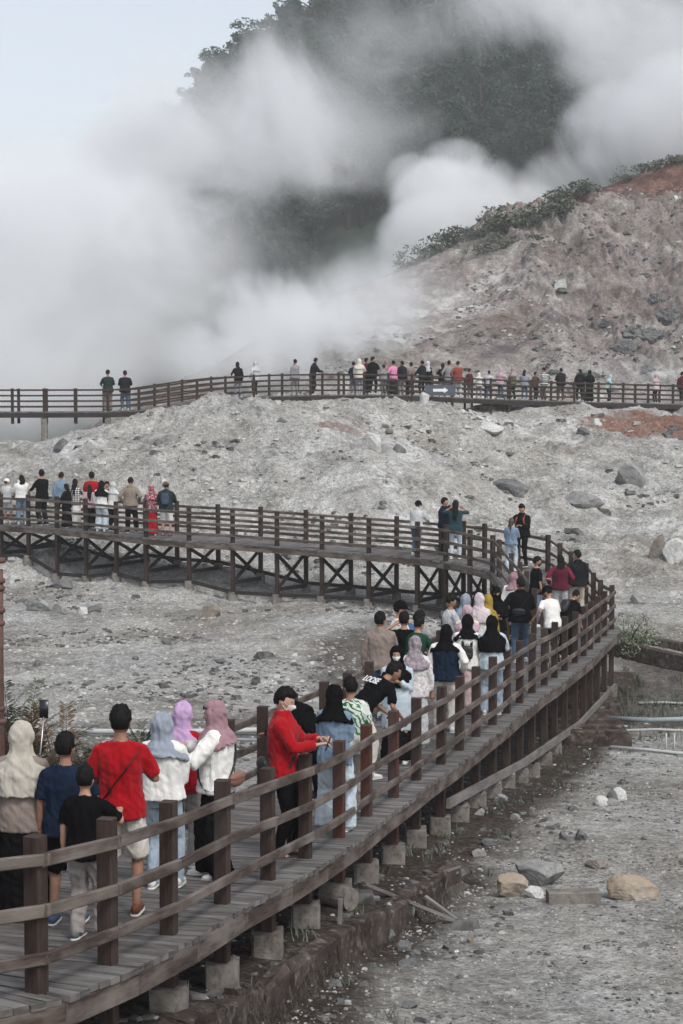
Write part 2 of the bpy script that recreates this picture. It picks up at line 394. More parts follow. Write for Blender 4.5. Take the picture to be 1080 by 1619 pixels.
# colour zones (what the ground itself is made of): R brown soil / litter, G red ochre, B white crust, A dark stones
pathd = np.abs(XX-np.interp(YY, _ry, _rx)+.5)
brown = (1-ss(pathd+.5*fbm(XX, YY, .8, 3, 11.), 1.2, 1.9))*(YY < 46)*ss(YY, 5, 12)
inside = (XX < kerb_x(YY)+.05)*(YY < 24); brown = np.maximum(brown, inside*(1-ss(pathd, 2.6, 4.0)))
brown = np.maximum(brown, .75*(1-ss(np.hypot((XX-8.2)/2.6, (YY-42.5)/4.2)+.3*fbm(XX, YY, .9, 3, 12.), .7, 1.2)))     # scrub patch right of the bend
brown = np.maximum(brown, .7*(1-ss(np.hypot((XX-1.2)/2.0, (YY-43)/6)+.4*fbm(XX, YY, .7, 3, 12.), .7, 1.2)))
brown = np.maximum(brown, .5*(1-ss(np.abs(YY-34.5-.3*XX)/1.8+.5*fbm(XX, YY, .6, 3, 13.), .5, 1.2))*(XX < 1.5)*(XX > -5))
red = ss(fbm(XX, YY, .06, 3, 14.)*.55+.25*fbm(XX, YY, .5, 4, 15.)+ss(YY, 128, 160)*.95-.22-.006*(40-XX), .05, .6)*ss(YY, 105, 135)
red = np.maximum(red, (1-ss(np.hypot((XX-15.6)/4.6, (YY-91.5)/5.0)+.3*fbm(XX, YY, .5, 3, 16.), .75, 1.05)))
red = np.maximum(red, .55*(1-ss(np.hypot((XX-(-.2))/1.4, (YY-76)/1.3), .5, 1.2)))
white = ss(.55*fbm(XX, YY*.6, .22, 5, 18., False, .6)+.45*fbm(XX, YY*.7, .9, 4, 19.), .03, .32)*ss(YY, 54, 66)*(1-.75*ss(YY, 104, 112))
_bl = W(620, 505, 124)
band = np.exp(-((YY-(118+(XX-3)*1.15))/4.5)**2)*ss(fbm(XX, YY, .28, 4, 20.), -.15, .15)*ss(XX, -1, 2)*(1-ss(XX, 10, 15))
white = np.maximum(white, band)
white = np.maximum(white, (1-ss(np.hypot((XX-W(755, 672, 91).x)/3.5, (YY-90)/2.2)+.5*fbm(XX, YY, .8, 4, 21.), .5, 1.0)))
dark = ss(fbm(XX, YY, .35, 5, 22., False, .65)*.6+.4*fbm(XX, YY, 1.7, 3, 23.), .2, .42)
ZONE = np.stack([brown, red*np.ones_like(XX), white, dark], -1).reshape(-1, 4)

m, nt, b = new_mat('volcanic_ground', .97, .08)
pos = nt.nodes.new('ShaderNodeNewGeometry').outputs['Position']
att = nt.nodes.new('ShaderNodeAttribute'); att.attribute_name = 'zone'
sep = nt.nodes.new('ShaderNodeSeparateColor'); nt.links.new(att.outputs['Color'], sep.inputs[0])
n1 = nz(nt, .55, 9, .66, pos); n2 = nz(nt, 4.5, 8, .72, pos); n3 = nz(nt, 17, 4, .7, pos); n4 = nz(nt, .16, 4, .6, pos)
base = ramp(nt, [(.34, (.105, .103, .096)), (.44, (.25, .247, .235)), (.54, (.385, .382, .366)), (.66, (.59, .588, .572))])
nt.links.new(mix(nt, n1.outputs[0], n2.outputs[0], .5), base.inputs[0])
tint = ramp(nt, [(.36, (.80, .765, .71)), (.48, (1.0, .985, .955)), (.62, (1.12, 1.13, 1.13))]); nt.links.new(n4.outputs[0], tint.inputs[0])
col = mix(nt, base.outputs[0], tint.outputs[0], 1.0, 'MULTIPLY')
# stony speckle
vo = nt.nodes.new('ShaderNodeTexVoronoi'); vo.inputs['Scale'].default_value = 27; nt.links.new(pos, vo.inputs['Vector'])
spk = ramp(nt, [(0, (.42,)*3), (.3, (.90,)*3), (.7, (1.08,)*3), (.95, (1.4,)*3)]); sepv = nt.nodes.new('ShaderNodeSeparateColor'); nt.links.new(vo.outputs['Color'], sepv.inputs[0]); nt.links.new(sepv.outputs[0], spk.inputs[0])
col = mix(nt, col, spk.outputs[0], .75, 'MULTIPLY')
dk = ramp(nt, [(.56, (0, 0, 0)), (.66, (1, 1, 1))]); nt.links.new(n2.outputs[0], dk.inputs[0])
dkf = math_n(nt, 'MULTIPLY', dk.outputs[0], math_n(nt, 'MULTIPLY', att.outputs['Alpha'], .75))
col = mix(nt, col, (.085, .085, .083), dkf)
wf = ramp(nt, [(.40, (0, 0, 0)), (.60, (1, 1, 1))]); nt.links.new(n2.outputs[0], wf.inputs[0])
col = mix(nt, col, (.66, .67, .66), math_n(nt, 'MULTIPLY', wf.outputs[0], math_n(nt, 'MULTIPLY', sep.outputs[2], .85)))
rc = ramp(nt, [(.35, (.10, .045, .03)), (.5, (.19, .085, .055)), (.68, (.29, .19, .15))]); nt.links.new(n2.outputs[0], rc.inputs[0])
col = mix(nt, col, rc.outputs[0], math_n(nt, 'MULTIPLY', sep.outputs[1], .85))
bc = ramp(nt, [(.32, (.022, .017, .014)), (.5, (.06, .048, .04)), (.66, (.17, .155, .14)), (.8, (.3, .29, .27))]); nt.links.new(mix(nt, n2.outputs[0], n3.outputs[0], .5), bc.inputs[0])
col = mix(nt, col, bc.outputs[0], sep.outputs[0])
# weathered mauve brown clay on the far slope
sy = nt.nodes.new('ShaderNodeSeparateXYZ'); nt.links.new(pos, sy.inputs[0])
mr = nt.nodes.new('ShaderNodeMapRange'); mr.inputs['From Min'].default_value = 98; mr.inputs['From Max'].default_value = 114; nt.links.new(sy.outputs[1], mr.inputs[0])
n5 = nz(nt, .22, 6, .62, pos, .4); cl = ramp(nt, [(.3, (.44, .37, .38)), (.46, (.58, .51, .50)), (.58, (.80, .76, .74)), (.72, (.52, .43, .42))]); nt.links.new(n5.outputs[0], cl.inputs[0])
colm = mix(nt, col, cl.outputs[0], 1.0, 'MULTIPLY'); col = mix(nt, col, colm, mr.outputs[0])
wf2 = ramp(nt, [(.44, (0, 0, 0)), (.56, (1, 1, 1))]); n6 = nz(nt, 1.1, 7, .68, pos, .6); nt.links.new(n6.outputs[0], wf2.inputs[0])
col = mix(nt, col, (.60, .60, .585), math_n(nt, 'MULTIPLY', wf2.outputs[0], math_n(nt, 'MULTIPLY', sep.outputs[2], math_n(nt, 'MULTIPLY', mr.outputs[0], .9))))
pf = ramp(nt, [(.58, (0, 0, 0)), (.68, (1, 1, 1))]); n7 = nz(nt, .13, 7, .68, pos, .8); nt.links.new(n7.outputs[0], pf.inputs[0])
col = mix(nt, col, (.085, .068, .078), math_n(nt, 'MULTIPLY', pf.outputs[0], math_n(nt, 'MULTIPLY', mr.outputs[0], .75)))
nt.links.new(col, b.inputs['Base Color'])
hh = math_n(nt, 'ADD', math_n(nt, 'MULTIPLY', n2.outputs[0], 1.0), math_n(nt, 'MULTIPLY', n3.outputs[0], .35))
bump(nt, b, hh, .14, 1.0)
MAT['ground'] = m
ground = np_mesh('terrain', V, Q, m, attrs={'zone': ZONE}); tag(ground, kind='structure')
# outer apron to the horizon
ob = MB(); a = 2500; zf = -16
ob.add([(-a, -a, zf), (a, -a, zf), (a, a, zf), (-a, a, zf)], [(0, 1, 2, 3)])
tag(ob.build('ground', MAT['ground']), kind='structure')
#@@STAGE2
# ---------------------------------------------------------------- boardwalks
PW = .118; PH = 1.05
def ground_z(x, y): return tz(x, y)
walk = empty('boardwalk', (Rn[3].x, Rn[3].y, 0))
tag(walk, 'brown timber boardwalk curving from the foreground round the bend to its braced trestle', 'boardwalk', kind='thing')
walk.location = (0, 0, 0)
def unit(a, b): d = b-a; d.z = 0; return d.normalized()
OV = .24
# deck planks: pairs of edge points resampled every 0.13 m
def deck(name, Rs, Ls, parent, mat, ov, plank=.135, th=.045, zoff=0):
    mb = MB()
    for i in range(len(Rs)-1):
        r0, r1, l0, l1 = Rs[i], Rs[i+1], Ls[i], Ls[i+1]
        n = max(1, int(max((r1-r0).length, (l1-l0).length)/plank))
        for k in range(n):
            t0, t1 = (k+.04)/n, (k+.96)/n; jz = random.uniform(-.004, .004)
            e = [lerp(r0, r1, t0), lerp(r0, r1, t1), lerp(l0, l1, t1), lerp(l0, l1, t0)]
            d = unit(lerp(l0, l1, .5), lerp(r0, r1, .5)); j1, j2 = random.uniform(-.02, .02), random.uniform(-.02, .02)
            e[0] = e[0]+d*(ov+j1); e[1] = e[1]+d*(ov+j1); e[2] = e[2]-d*(ov+j2); e[3] = e[3]-d*(ov+j2)
            top = [p+Vector((0, 0, jz+zoff)) for p in e]; bot = [p-Vector((0, 0, th)) for p in top]
            o = random.random()*40; L = (e[0]-e[3]).length; W_ = (e[0]-e[1]).length
            mb.add(top+bot, [(0, 1, 2, 3), (7, 6, 5, 4), (4, 5, 1, 0), (6, 7, 3, 2), (5, 6, 2, 1), (7, 4, 0, 3)],
                   [[(o+L, o), (o+L, o+W_), (o, o+W_), (o, o)], [(o, o)]*4, [(o, o), (o+W_, o), (o+W_, o+th), (o, o+th)], [(o, o), (o+W_, o), (o+W_, o+th), (o, o+th)],
                    [(o+L, o), (o, o), (o, o+th), (o+L, o+th)], [(o+L, o), (o, o), (o, o+th), (o+L, o+th)]])
    return mb.build(name, mat, parent)
deck('deck', Rp, Lp, walk, MAT['deck'], OV)
def fascia(pts, other, ov, name, parent, mat, h=.16, drop=.048, w=.05):
    mb = MB(); q = [p + unit(o, p)*(ov-.03) for p, o in zip(pts, other)]
    for a, b_ in zip(q[:-1], q[1:]): mb.bar(a-Vector((0, 0, drop+h/2)), b_-Vector((0, 0, drop+h/2)), w, h)
    return mb.build(name, mat, parent)
fascia(Rp, Lp, OV, 'edge_beam', walk, MAT['rail']); fascia(Lp, Rp, OV, 'edge_beam', walk, MAT['rail'])
foot_n = 0
def footing(x, y, top, parent, w=.34):
    g = ground_z(x, y); mb = MB()
    mb.bar((x, y, g-.25), (x, y, top), w, w, up=(0, 1, 0), bev=.02)
    mb.v = [(a+random.uniform(-.012, .012), b_+random.uniform(-.012, .012), c+random.uniform(-.015, .005)) for a, b_, c in mb.v]
    return mb.build('footing', MAT['concrete'], parent)
def railside(Ps, Os, idx, parent, side, mat='post', skip=()):
    for i in idx:
        p, o = Ps[i], Os[i]; d = unit(o, p); tng = Ps[min(i+1, len(Ps)-1)]-Ps[max(i-1, 0)]; tng.z = 0; tng.normalize()
        g = ground_z(p.x, p.y); ft = min(g+.24, p.z-.4)
        mb = MB(); tilt = Vector((random.uniform(-.008, .008), random.uniform(-.008, .008), 0))
        mb.bar(Vector((p.x, p.y, ft-.02)), p+Vector((0, 0, PH+random.uniform(-.012, .012)))+tilt, PW, PW, up=tng, bev=.008)
        red = (parent is walk and side == 'R' and i in (9, 10, 11))
        mb.build('post', MAT['post_red'] if red else MAT[mat], parent)
        if i not in skip: footing(p.x, p.y, ft, parent, .28)
def handrails(Ps, Os, idx, parent, mat, hs=(.89, .55, .23), w=.042, h=.088, out=1):
    for hh_ in hs:
        mb = MB(); q = []
        for i in idx:
            d = unit(Os[i], Ps[i]); q.append(Ps[i]+d*(PW/2+w/2-.005)*out+Vector((0, 0, hh_+random.uniform(-.012, .012))))
        for a, b_ in zip(q[:-1], q[1:]):
            e = (b_-a).normalized()*.03; mb.bar(a-e, b_+e, w, h*random.uniform(.92, 1.05), bev=.008)
        mb.build('handrail', mat, parent)
nR = len(Rp)
railside(Rp, Lp, range(0, nR), walk, 'R'); railside(Lp, Rp, [i for i in range(1, nR) if i not in (33,)], walk, 'L')
handrails(Rp, Lp, range(0, nR), walk, MAT['rail']); handrails(Lp, Rp, range(0, nR), walk, MAT['rail'])
# joists under the near deck
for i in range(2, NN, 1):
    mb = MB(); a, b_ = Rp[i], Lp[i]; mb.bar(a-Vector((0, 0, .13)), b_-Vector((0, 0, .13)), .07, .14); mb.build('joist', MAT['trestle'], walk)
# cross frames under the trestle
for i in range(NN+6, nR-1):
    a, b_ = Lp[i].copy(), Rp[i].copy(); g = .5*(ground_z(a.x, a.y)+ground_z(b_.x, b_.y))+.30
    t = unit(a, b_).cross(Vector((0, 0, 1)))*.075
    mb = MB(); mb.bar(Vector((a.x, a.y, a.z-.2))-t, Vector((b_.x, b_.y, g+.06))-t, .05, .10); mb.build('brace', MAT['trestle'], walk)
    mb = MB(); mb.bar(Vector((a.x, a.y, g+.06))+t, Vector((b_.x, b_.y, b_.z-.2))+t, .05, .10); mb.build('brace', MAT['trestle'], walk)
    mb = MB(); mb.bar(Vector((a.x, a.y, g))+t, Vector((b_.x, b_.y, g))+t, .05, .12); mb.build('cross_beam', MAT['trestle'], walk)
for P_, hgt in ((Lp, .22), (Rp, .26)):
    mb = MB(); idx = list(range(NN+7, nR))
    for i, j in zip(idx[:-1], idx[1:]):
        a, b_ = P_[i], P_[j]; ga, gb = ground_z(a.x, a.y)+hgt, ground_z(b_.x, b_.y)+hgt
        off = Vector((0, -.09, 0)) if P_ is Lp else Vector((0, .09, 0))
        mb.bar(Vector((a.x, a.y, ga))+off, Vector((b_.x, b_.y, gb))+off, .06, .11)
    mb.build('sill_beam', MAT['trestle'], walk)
# long leaning board along the supports
mb = MB()
q = []
for i in range(13, NN):
    d = unit(Lp[i], Rp[i]); p = Rp[i]+d*.10; q.append(Vector((p.x, p.y, ground_z(p.x, p.y)+.42-.012*(i-13))))
for i_ in range(3):
    ia, ib = (0, len(q)//3, 2*len(q)//3)[i_], (len(q)//3, 2*len(q)//3, len(q)-1)[i_]; mb.bar(q[ia], q[ib], .05, .13)
mb.build('brace_board', MAT['board'], walk)

fwalk = empty('boardwalk'); tag(fwalk, 'distant grey boardwalk along the crest of the hill, below the steam', 'boardwalk', kind='thing')
deck('deck', FN, FB, fwalk, MAT['deck'], .12, .16, .05)
def fascia2(q, parent): 
    mb = MB()
    for a, b_ in zip(q[:-1], q[1:]): mb.bar(a-Vector((0, .14, .16)), b_-Vector((0, .14, .16)), .08, .22)
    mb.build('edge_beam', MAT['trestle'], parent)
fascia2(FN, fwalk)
FIDX = [i for i, p in enumerate(FN) if -9.5*1.9 < p.x < 20.5]
for P_, O_, nm in ((FN, FB, 'N'), (FB, FN, 'B')):
    for i in FIDX:
        p = P_[i]; g = ground_z(p.x, p.y); low = g-.1 if p.z-g < 1.1 else p.z-.55
        mb = MB(); mb.bar((p.x, p.y, min(low, p.z-.4)), (p.x, p.y, p.z+1.05), .12, .12, up=(0, 1, 0)); mb.build('post', MAT['post'], fwalk)
        if p.z-g > 1.1 and nm == 'N' and i % 2 == 0:
            mb = MB(); mb.bar((p.x, p.y, g-.4), (p.x, p.y, p.z-.28), .26, .26, up=(0, 1, 0), bev=.02); mb.build('pillar', MAT['concrete'], fwalk)
    for hh_ in (.97, .72, .47, .22):
        mb = MB()
        for i, j in zip(FIDX[:-1], FIDX[1:]): mb.bar(P_[i]+Vector((0, -.08, hh_)), P_[j]+Vector((0, -.08, hh_)), .045, .075)
        mb.build('handrail', MAT['post'], fwalk)
# low kerb of old concrete beside the near boardwalk
kb = MB()
for a, b_ in zip(KERB[:-1], KERB[1:]):
    n = max(2, int((b_-a).length/.62))
    for k in range(n):
        p, q_ = lerp(a, b_, k/n+.006*random.random()*3), lerp(a, b_, (k+1)/n-.006*random.random()*3); ox = random.uniform(-.03, .03); p = p+Vector((ox, 0, 0)); q_ = q_+Vector((ox+random.uniform(-.02, .02), 0, 0))
        zt = lambda P: ground_z(P.x-.2, P.y)+.03+random.uniform(-.05, .03)
        p = Vector((p.x, p.y, zt(p)-.23)); q_ = Vector((q_.x, q_.y, zt(q_)-.23)); kb.bar(p, q_, .17+random.uniform(-.03, .03), .46, bev=.03)
kb.v = [(a+random.uniform(-.025, .025), b_+random.uniform(-.02, .02), c+random.uniform(-.03, .02)) for a, b_, c in kb.v]
ko = kb.build('kerb', MAT['kerb']); tag(ko, kind='structure')
#@@STAGE3
# ---------------------------------------------------------------- people: builder
def cloth(key, col, rough=.9, folds=1.0):
    k = 'cloth_'+key
    if k in MAT: return MAT[k]
    m, nt, b = new_mat(k, rough, .05 if max(col) > .05 else .0)
    b.inputs['Sheen Weight'].default_value = .10 if max(col) > .05 else .0
    oc = nt.nodes.new('ShaderNodeTexCoord').outputs['Object']
    n = nz(nt, 7, 5, .65, oc); r = ramp(nt, [(.3, tuple(c*.82 for c in col)), (.7, tuple(min(.9, c*1.15) for c in col))])
    nt.links.new(n.outputs[0], r.inputs[0]); nt.links.new(r.outputs[0], b.inputs['Base Color'])
    n2 = nz(nt, 20, 4, .6, mapping(nt, oc, (1, 1, .3)), .8); bump(nt, b, n2.outputs[0], .016, .8)
    MAT[k] = m; return m
def pattern(key, base, cols, scale, kind='blot'):
    k = 'cloth_'+key
    if k in MAT: return MAT[k]
    m, nt, b = new_mat(k, .85, .15); oc = nt.nodes.new('ShaderNodeTexCoord').outputs['Object']; col = None
    if kind == 'blot':
        for i, c in enumerate(cols):
            n = nz(nt, scale*(1+.35*i), 2, .5, mapping(nt, oc, (1+.3*i, 1, 1.1)), 1.2)
            r = ramp(nt, [(.53, (0, 0, 0)), (.555, (1, 1, 1))]); nt.links.new(n.outputs[0], r.inputs[0])
            col = mix(nt, col if col is not None else base, c, r.outputs[0])
    elif kind == 'leaf':
        vo = nt.nodes.new('ShaderNodeTexVoronoi'); vo.inputs['Scale'].default_value = scale; nt.links.new(mapping(nt, oc, (1, 1, .7)), vo.inputs['Vector'])
        wv = nt.nodes.new('ShaderNodeTexWave'); wv.inputs['Scale'].default_value = scale*1.3; wv.bands_direction = 'DIAGONAL'; wv.inputs['Distortion'].default_value = 14; wv.inputs['Detail'].default_value = 2; nt.links.new(oc, wv.inputs['Vector'])
        r = ramp(nt, [(.40, (1, 1, 1)), (.48, (0, 0, 0))]); nt.links.new(wv.outputs[1], r.inputs[0])
        s = nt.nodes.new('ShaderNodeSeparateColor'); nt.links.new(vo.outputs['Color'], s.inputs[0])
        r2 = ramp(nt, [(.0, cols[0]), (.45, cols[1]), (.7, base)], 'CONSTANT'); nt.links.new(s.outputs[0], r2.inputs[0])
        col = mix(nt, base, r2.outputs[0], r.outputs[0])
    elif kind in ('stripe', 'plaid'):
        sx = nt.nodes.new('ShaderNodeSeparateXYZ'); nt.links.new(oc, sx.inputs[0]); col = base
        for ax in ((2,) if kind == 'stripe' else (2, 0)):
            f = math_n(nt, 'FRACT', math_n(nt, 'MULTIPLY', sx.outputs[ax], scale)); g_ = math_n(nt, 'GREATER_THAN', f, .5)
            col = mix(nt, col, cols[0], g_ if kind == 'stripe' else math_n(nt, 'MULTIPLY', g_, .7))
    nt.links.new(col, b.inputs['Base Color'])
    n2 = nz(nt, 24, 3, .6, oc); bump(nt, b, n2.outputs[0], .01, .7); MAT[k] = m; return m
def skin(i):
    k = 'skin%d' % i
    if k in MAT: return MAT[k]
    col = [(.36, .20, .135), (.27, .145, .095), (.43, .26, .185)][i]
    m, nt, b = new_mat(k, .55, .35); b.inputs['Subsurface Weight'].default_value = .08; b.inputs['Subsurface Radius'].default_value = (.01, .004, .002)
    oc = nt.nodes.new('ShaderNodeTexCoord').outputs['Object']; n = nz(nt, 18, 4, .6, oc)
    r = ramp(nt, [(.3, tuple(c*.85 for c in col)), (.7, tuple(c*1.12 for c in col))]); nt.links.new(n.outputs[0], r.inputs[0]); nt.links.new(r.outputs[0], b.inputs['Base Color'])
    MAT[k] = m; return m
HAIR = plain('hair_black', (.006, .005, .005), .7, .12, var=.4, scale=60)
HAIRB = plain('hair_brown', (.05, .028, .018), .45, .4, var=.3, scale=40)
EYEW = plain('eye_white', (.6, .58, .55), .4); EYED = plain('eye_dark', (.01, .008, .008), .3); LIP = plain('lip', (.30, .09, .08), .5)
MASKW = plain('mask_white', (.72, .72, .71), .8); MASKB = plain('mask_black', (.015, .015, .016), .8)
BLK = plain('black_leather', (.012, .012, .013), .5, .4); SOLE = plain('sole_white', (.62, .61, .58), .7); PHONE = plain('phone_black', (.01, .01, .012), .25, .5)
STEEL = plain('steel', (.45, .45, .46), .35, .5, 1.0)

COL = dict(black=(.006, .006, .0065), charcoal=(.014, .015, .017), red=(.29, .005, .010), white=(.66, .655, .63), cream=(.60, .56, .48), beige=(.42, .37, .31),
    taupe=(.21, .17, .15), khaki=(.22, .19, .15), navy=(.011, .018, .036), denim=(.15, .215, .29), light_denim=(.31, .38, .45), pale_denim=(.42, .49, .54), mid_denim=(.07, .12, .19),
    sand_hijab=(.40, .375, .325), bluegrey=(.24, .27, .32), lilac=(.42, .28, .45), mauve=(.27, .165, .19), greyrose=(.30, .25, .25), pinkgrey=(.52, .45, .47), mustard=(.27, .185, .03),
    green=(.013, .05, .033), dgreen=(.02, .035, .03), grey=(.22, .22, .23), lgrey=(.45, .46, .47), brown=(.10, .06, .045), maroon=(.085, .010, .024), pink=(.62, .22, .38), palepink=(.42, .29, .33),
    ltpants=(.58, .55, .50), greypants=(.27, .25, .235), olive=(.10, .10, .06), teal=(.018, .045, .055), blue=(.05, .09, .20), tan=(.30, .17, .10), orange=(.45, .14, .05), aqua=(.35, .48, .50), pinkskirt=(.40, .30, .30), redbrown=(.22, .05, .035))
def cm(c):
    if not isinstance(c, str): return c
    return MAT['cloth_'+c] if 'cloth_'+c in MAT else cloth(c, COL[c])
pattern('leafshirt', (.52, .54, .50), [(.02, .10, .045), (.04, .16, .08)], 6, 'leaf')
pattern('floral_white', (.66, .62, .63), [(.50, .04, .14), (.35, .12, .25)], 22)
pattern('floral_red', (.30, .02, .04), [(.55, .45, .42), (.05, .05, .08)], 18)
pattern('floral_pale', (.60, .59, .57), [(.42, .33, .33), (.50, .50, .52)], 16)
pattern('plaidbw', (.60, .60, .60), [(.03, .03, .03)], 14, 'plaid')
pattern('stripebw', (.55, .58, .58), [(.03, .05, .06)], 9, 'stripe')
pattern('varsity_maroon', (.13, .012, .035), [(.14, .014, .04)], 6)
pattern('greyhijab_pattern', (.27, .23, .24), [(.33, .28, .28), (.16, .15, .2)], 16)

def cubesphere(n):
    vs, fs = [], []; idx = {}
    def vid(p):
        k = tuple(round(c, 5) for c in p)
        if k not in idx: idx[k] = len(vs); vs.append(p)
        return idx[k]
    for ax in range(3):
        for sg in (-1, 1):
            g = np.tan(np.linspace(-math.pi/4, math.pi/4, n+1))
            for i in range(n):
                for j in range(n):
                    q = []
                    for a, c in ((i, j), (i+1, j), (i+1, j+1), (i, j+1)):
                        p = [0, 0, 0]; p[ax] = sg; p[(ax+1) % 3] = g[a]*sg; p[(ax+2) % 3] = g[c]; q.append(vid(tuple(p)))
                    fs.append(tuple(q))
    v = np.array(vs); v /= np.linalg.norm(v, axis=1)[:, None]; return v, fs
CS = {n: cubesphere(n) for n in (3, 6, 10, 16)}
def headshape(d):
    x, y, z = d[:, 0]*.073, d[:, 1]*.092, d[:, 2]*.113
    lo = np.clip(-d[:, 2], 0, 1)
    x = x*(1-.30*lo**1.4); y = np.where(d[:, 1] < 0, y*(1-.45*lo), y*(1-.10*lo))
    f = (d[:, 1] > 0)
    gs = lambda cx, cz, sx, sz: np.exp(-((d[:, 0]-cx)/sx)**2-((d[:, 2]-cz)/sz)**2)*f
    y = y + .021*gs(0, -.20, .14, .13) + .008*gs(0, .02, .10, .2) + .004*gs(0, .25, .5, .1) - .009*gs(.38, .08, .17, .12) - .009*gs(-.38, .08, .17, .12) + .006*gs(0, -.50, .22, .08) + .008*gs(0, -.82, .25, .15)
    return np.stack([x, y, z], 1)
def ell(mb, c, r, n=3, rot=None, mi=0):
    v, f = CS[n]; v = v*np.array(r)
    vs = [Vector(p) for p in v]
    if rot is not None: vs = [rot @ p for p in vs]
    mb.add([p+Vector(c) for p in vs], f, None, mi)
def ik(a, b, l1, l2, pole):
    d = b-a; L = d.length; mx = (l1+l2)*.995
    if L > mx: b = a+d*(mx/L); d = b-a; L = mx
    x = (l1*l1-l2*l2+L*L)/(2*L); h = math.sqrt(max(l1*l1-x*x, 0)); dn = d.normalized()
    p = pole-dn*pole.dot(dn)
    p = p.normalized() if p.length > 1e-4 else Vector((0, 1, 0))
    return a+dn*x+p*h, b
ARM = dict(down=(.07, .04, -.53), phone=(-.10, .30, -.22), rail=(.0, .36, -.30), up=(.0, .30, .10), cross=(-.24, .17, -.27), pocket=(.07, .06, -.42),
           face=(-.12, .20, .03), reach=(.02, .50, -.06), back=(-.10, -.10, -.45), chest=(-.14, .20, -.16), hip=(.22, .0, -.33), fwdlow=(0, .34, -.42))
JOBS = []
def job(mb, voxel, name, mats, parent, fold=0.0, extra=None, smooth=2, fs=9.0):
    JOBS.append((mb, voxel, name, mats, parent, fold, extra, smooth, fs))
def run_jobs():
    tmp = []
    for (mb, voxel, *_r) in JOBS:
        me = bpy.data.meshes.new('tmp'); me.from_pydata(mb.v, [], mb.f); o = bpy.data.objects.new('tmp', me); C.objects.link(o)
        mo = o.modifiers.new('r', 'REMESH'); mo.mode = 'VOXEL'; mo.voxel_size = voxel
        if _r[5]: sm = o.modifiers.new('s', 'SMOOTH'); sm.factor = .5; sm.iterations = _r[5]
        tmp.append(o)
    dg = bpy.context.evaluated_depsgraph_get(); dg.update()
    for o, (mb, voxel, name, mats, parent, fold, extra, smo, fs) in zip(tmp, JOBS):
        ev = o.evaluated_get(dg); me = ev.to_mesh(); nv = len(me.vertices)
        v = np.zeros(nv*3, np.float32); me.vertices.foreach_get('co', v); v = v.reshape(-1, 3).astype(float)
        nn = np.zeros(nv*3, np.float32); me.vertices.foreach_get('normal', nn); nn = nn.reshape(-1, 3)
        q = np.zeros(len(me.loops), np.int32); me.loops.foreach_get('vertex_index', q); q = q.reshape(-1, 4)
        ev.to_mesh_clear()
        if fold:
            sd_ = random.random()*50
            n_ = pn(v[:, 0]*fs*1.5+sd_+v[:, 2]*fs*.12, v[:, 1]*fs*1.5, v[:, 2]*fs*.22); n2_ = pn(v[:, 0]*fs*1.1+v[:, 2]*fs*1.0, v[:, 1]*fs*1.1+sd_, v[:, 2]*fs*.9)
            v = v + nn*(fold*(.95*(1-2.6*np.abs(n_))+.65*(1-2.6*np.abs(n2_))-.4))[:, None]
        mi = None
        if extra is not None and extra.f:
            ev_ = np.array([tuple(p) for p in extra.v], float)
            eq = np.array([f if len(f) == 4 else (f[0], f[1], f[2], f[2]) for f in extra.f if len(f) <= 4], np.int32)
            em = [m_ for f, m_ in zip(extra.f, extra.mi) if len(f) <= 4]
            mi = np.concatenate([np.zeros(len(q), np.int32), np.array(em, np.int32)])
            q = np.concatenate([q, eq+len(v)]); v = np.concatenate([v, ev_])
        ob = np_mesh(name, v, q, mats, parent)
        if mi is not None and len(ob.data.polygons) == len(mi): ob.data.polygons.foreach_set('material_index', mi)
        mm = o.data; bpy.data.objects.remove(o); bpy.data.meshes.remove(mm)
    JOBS.clear()

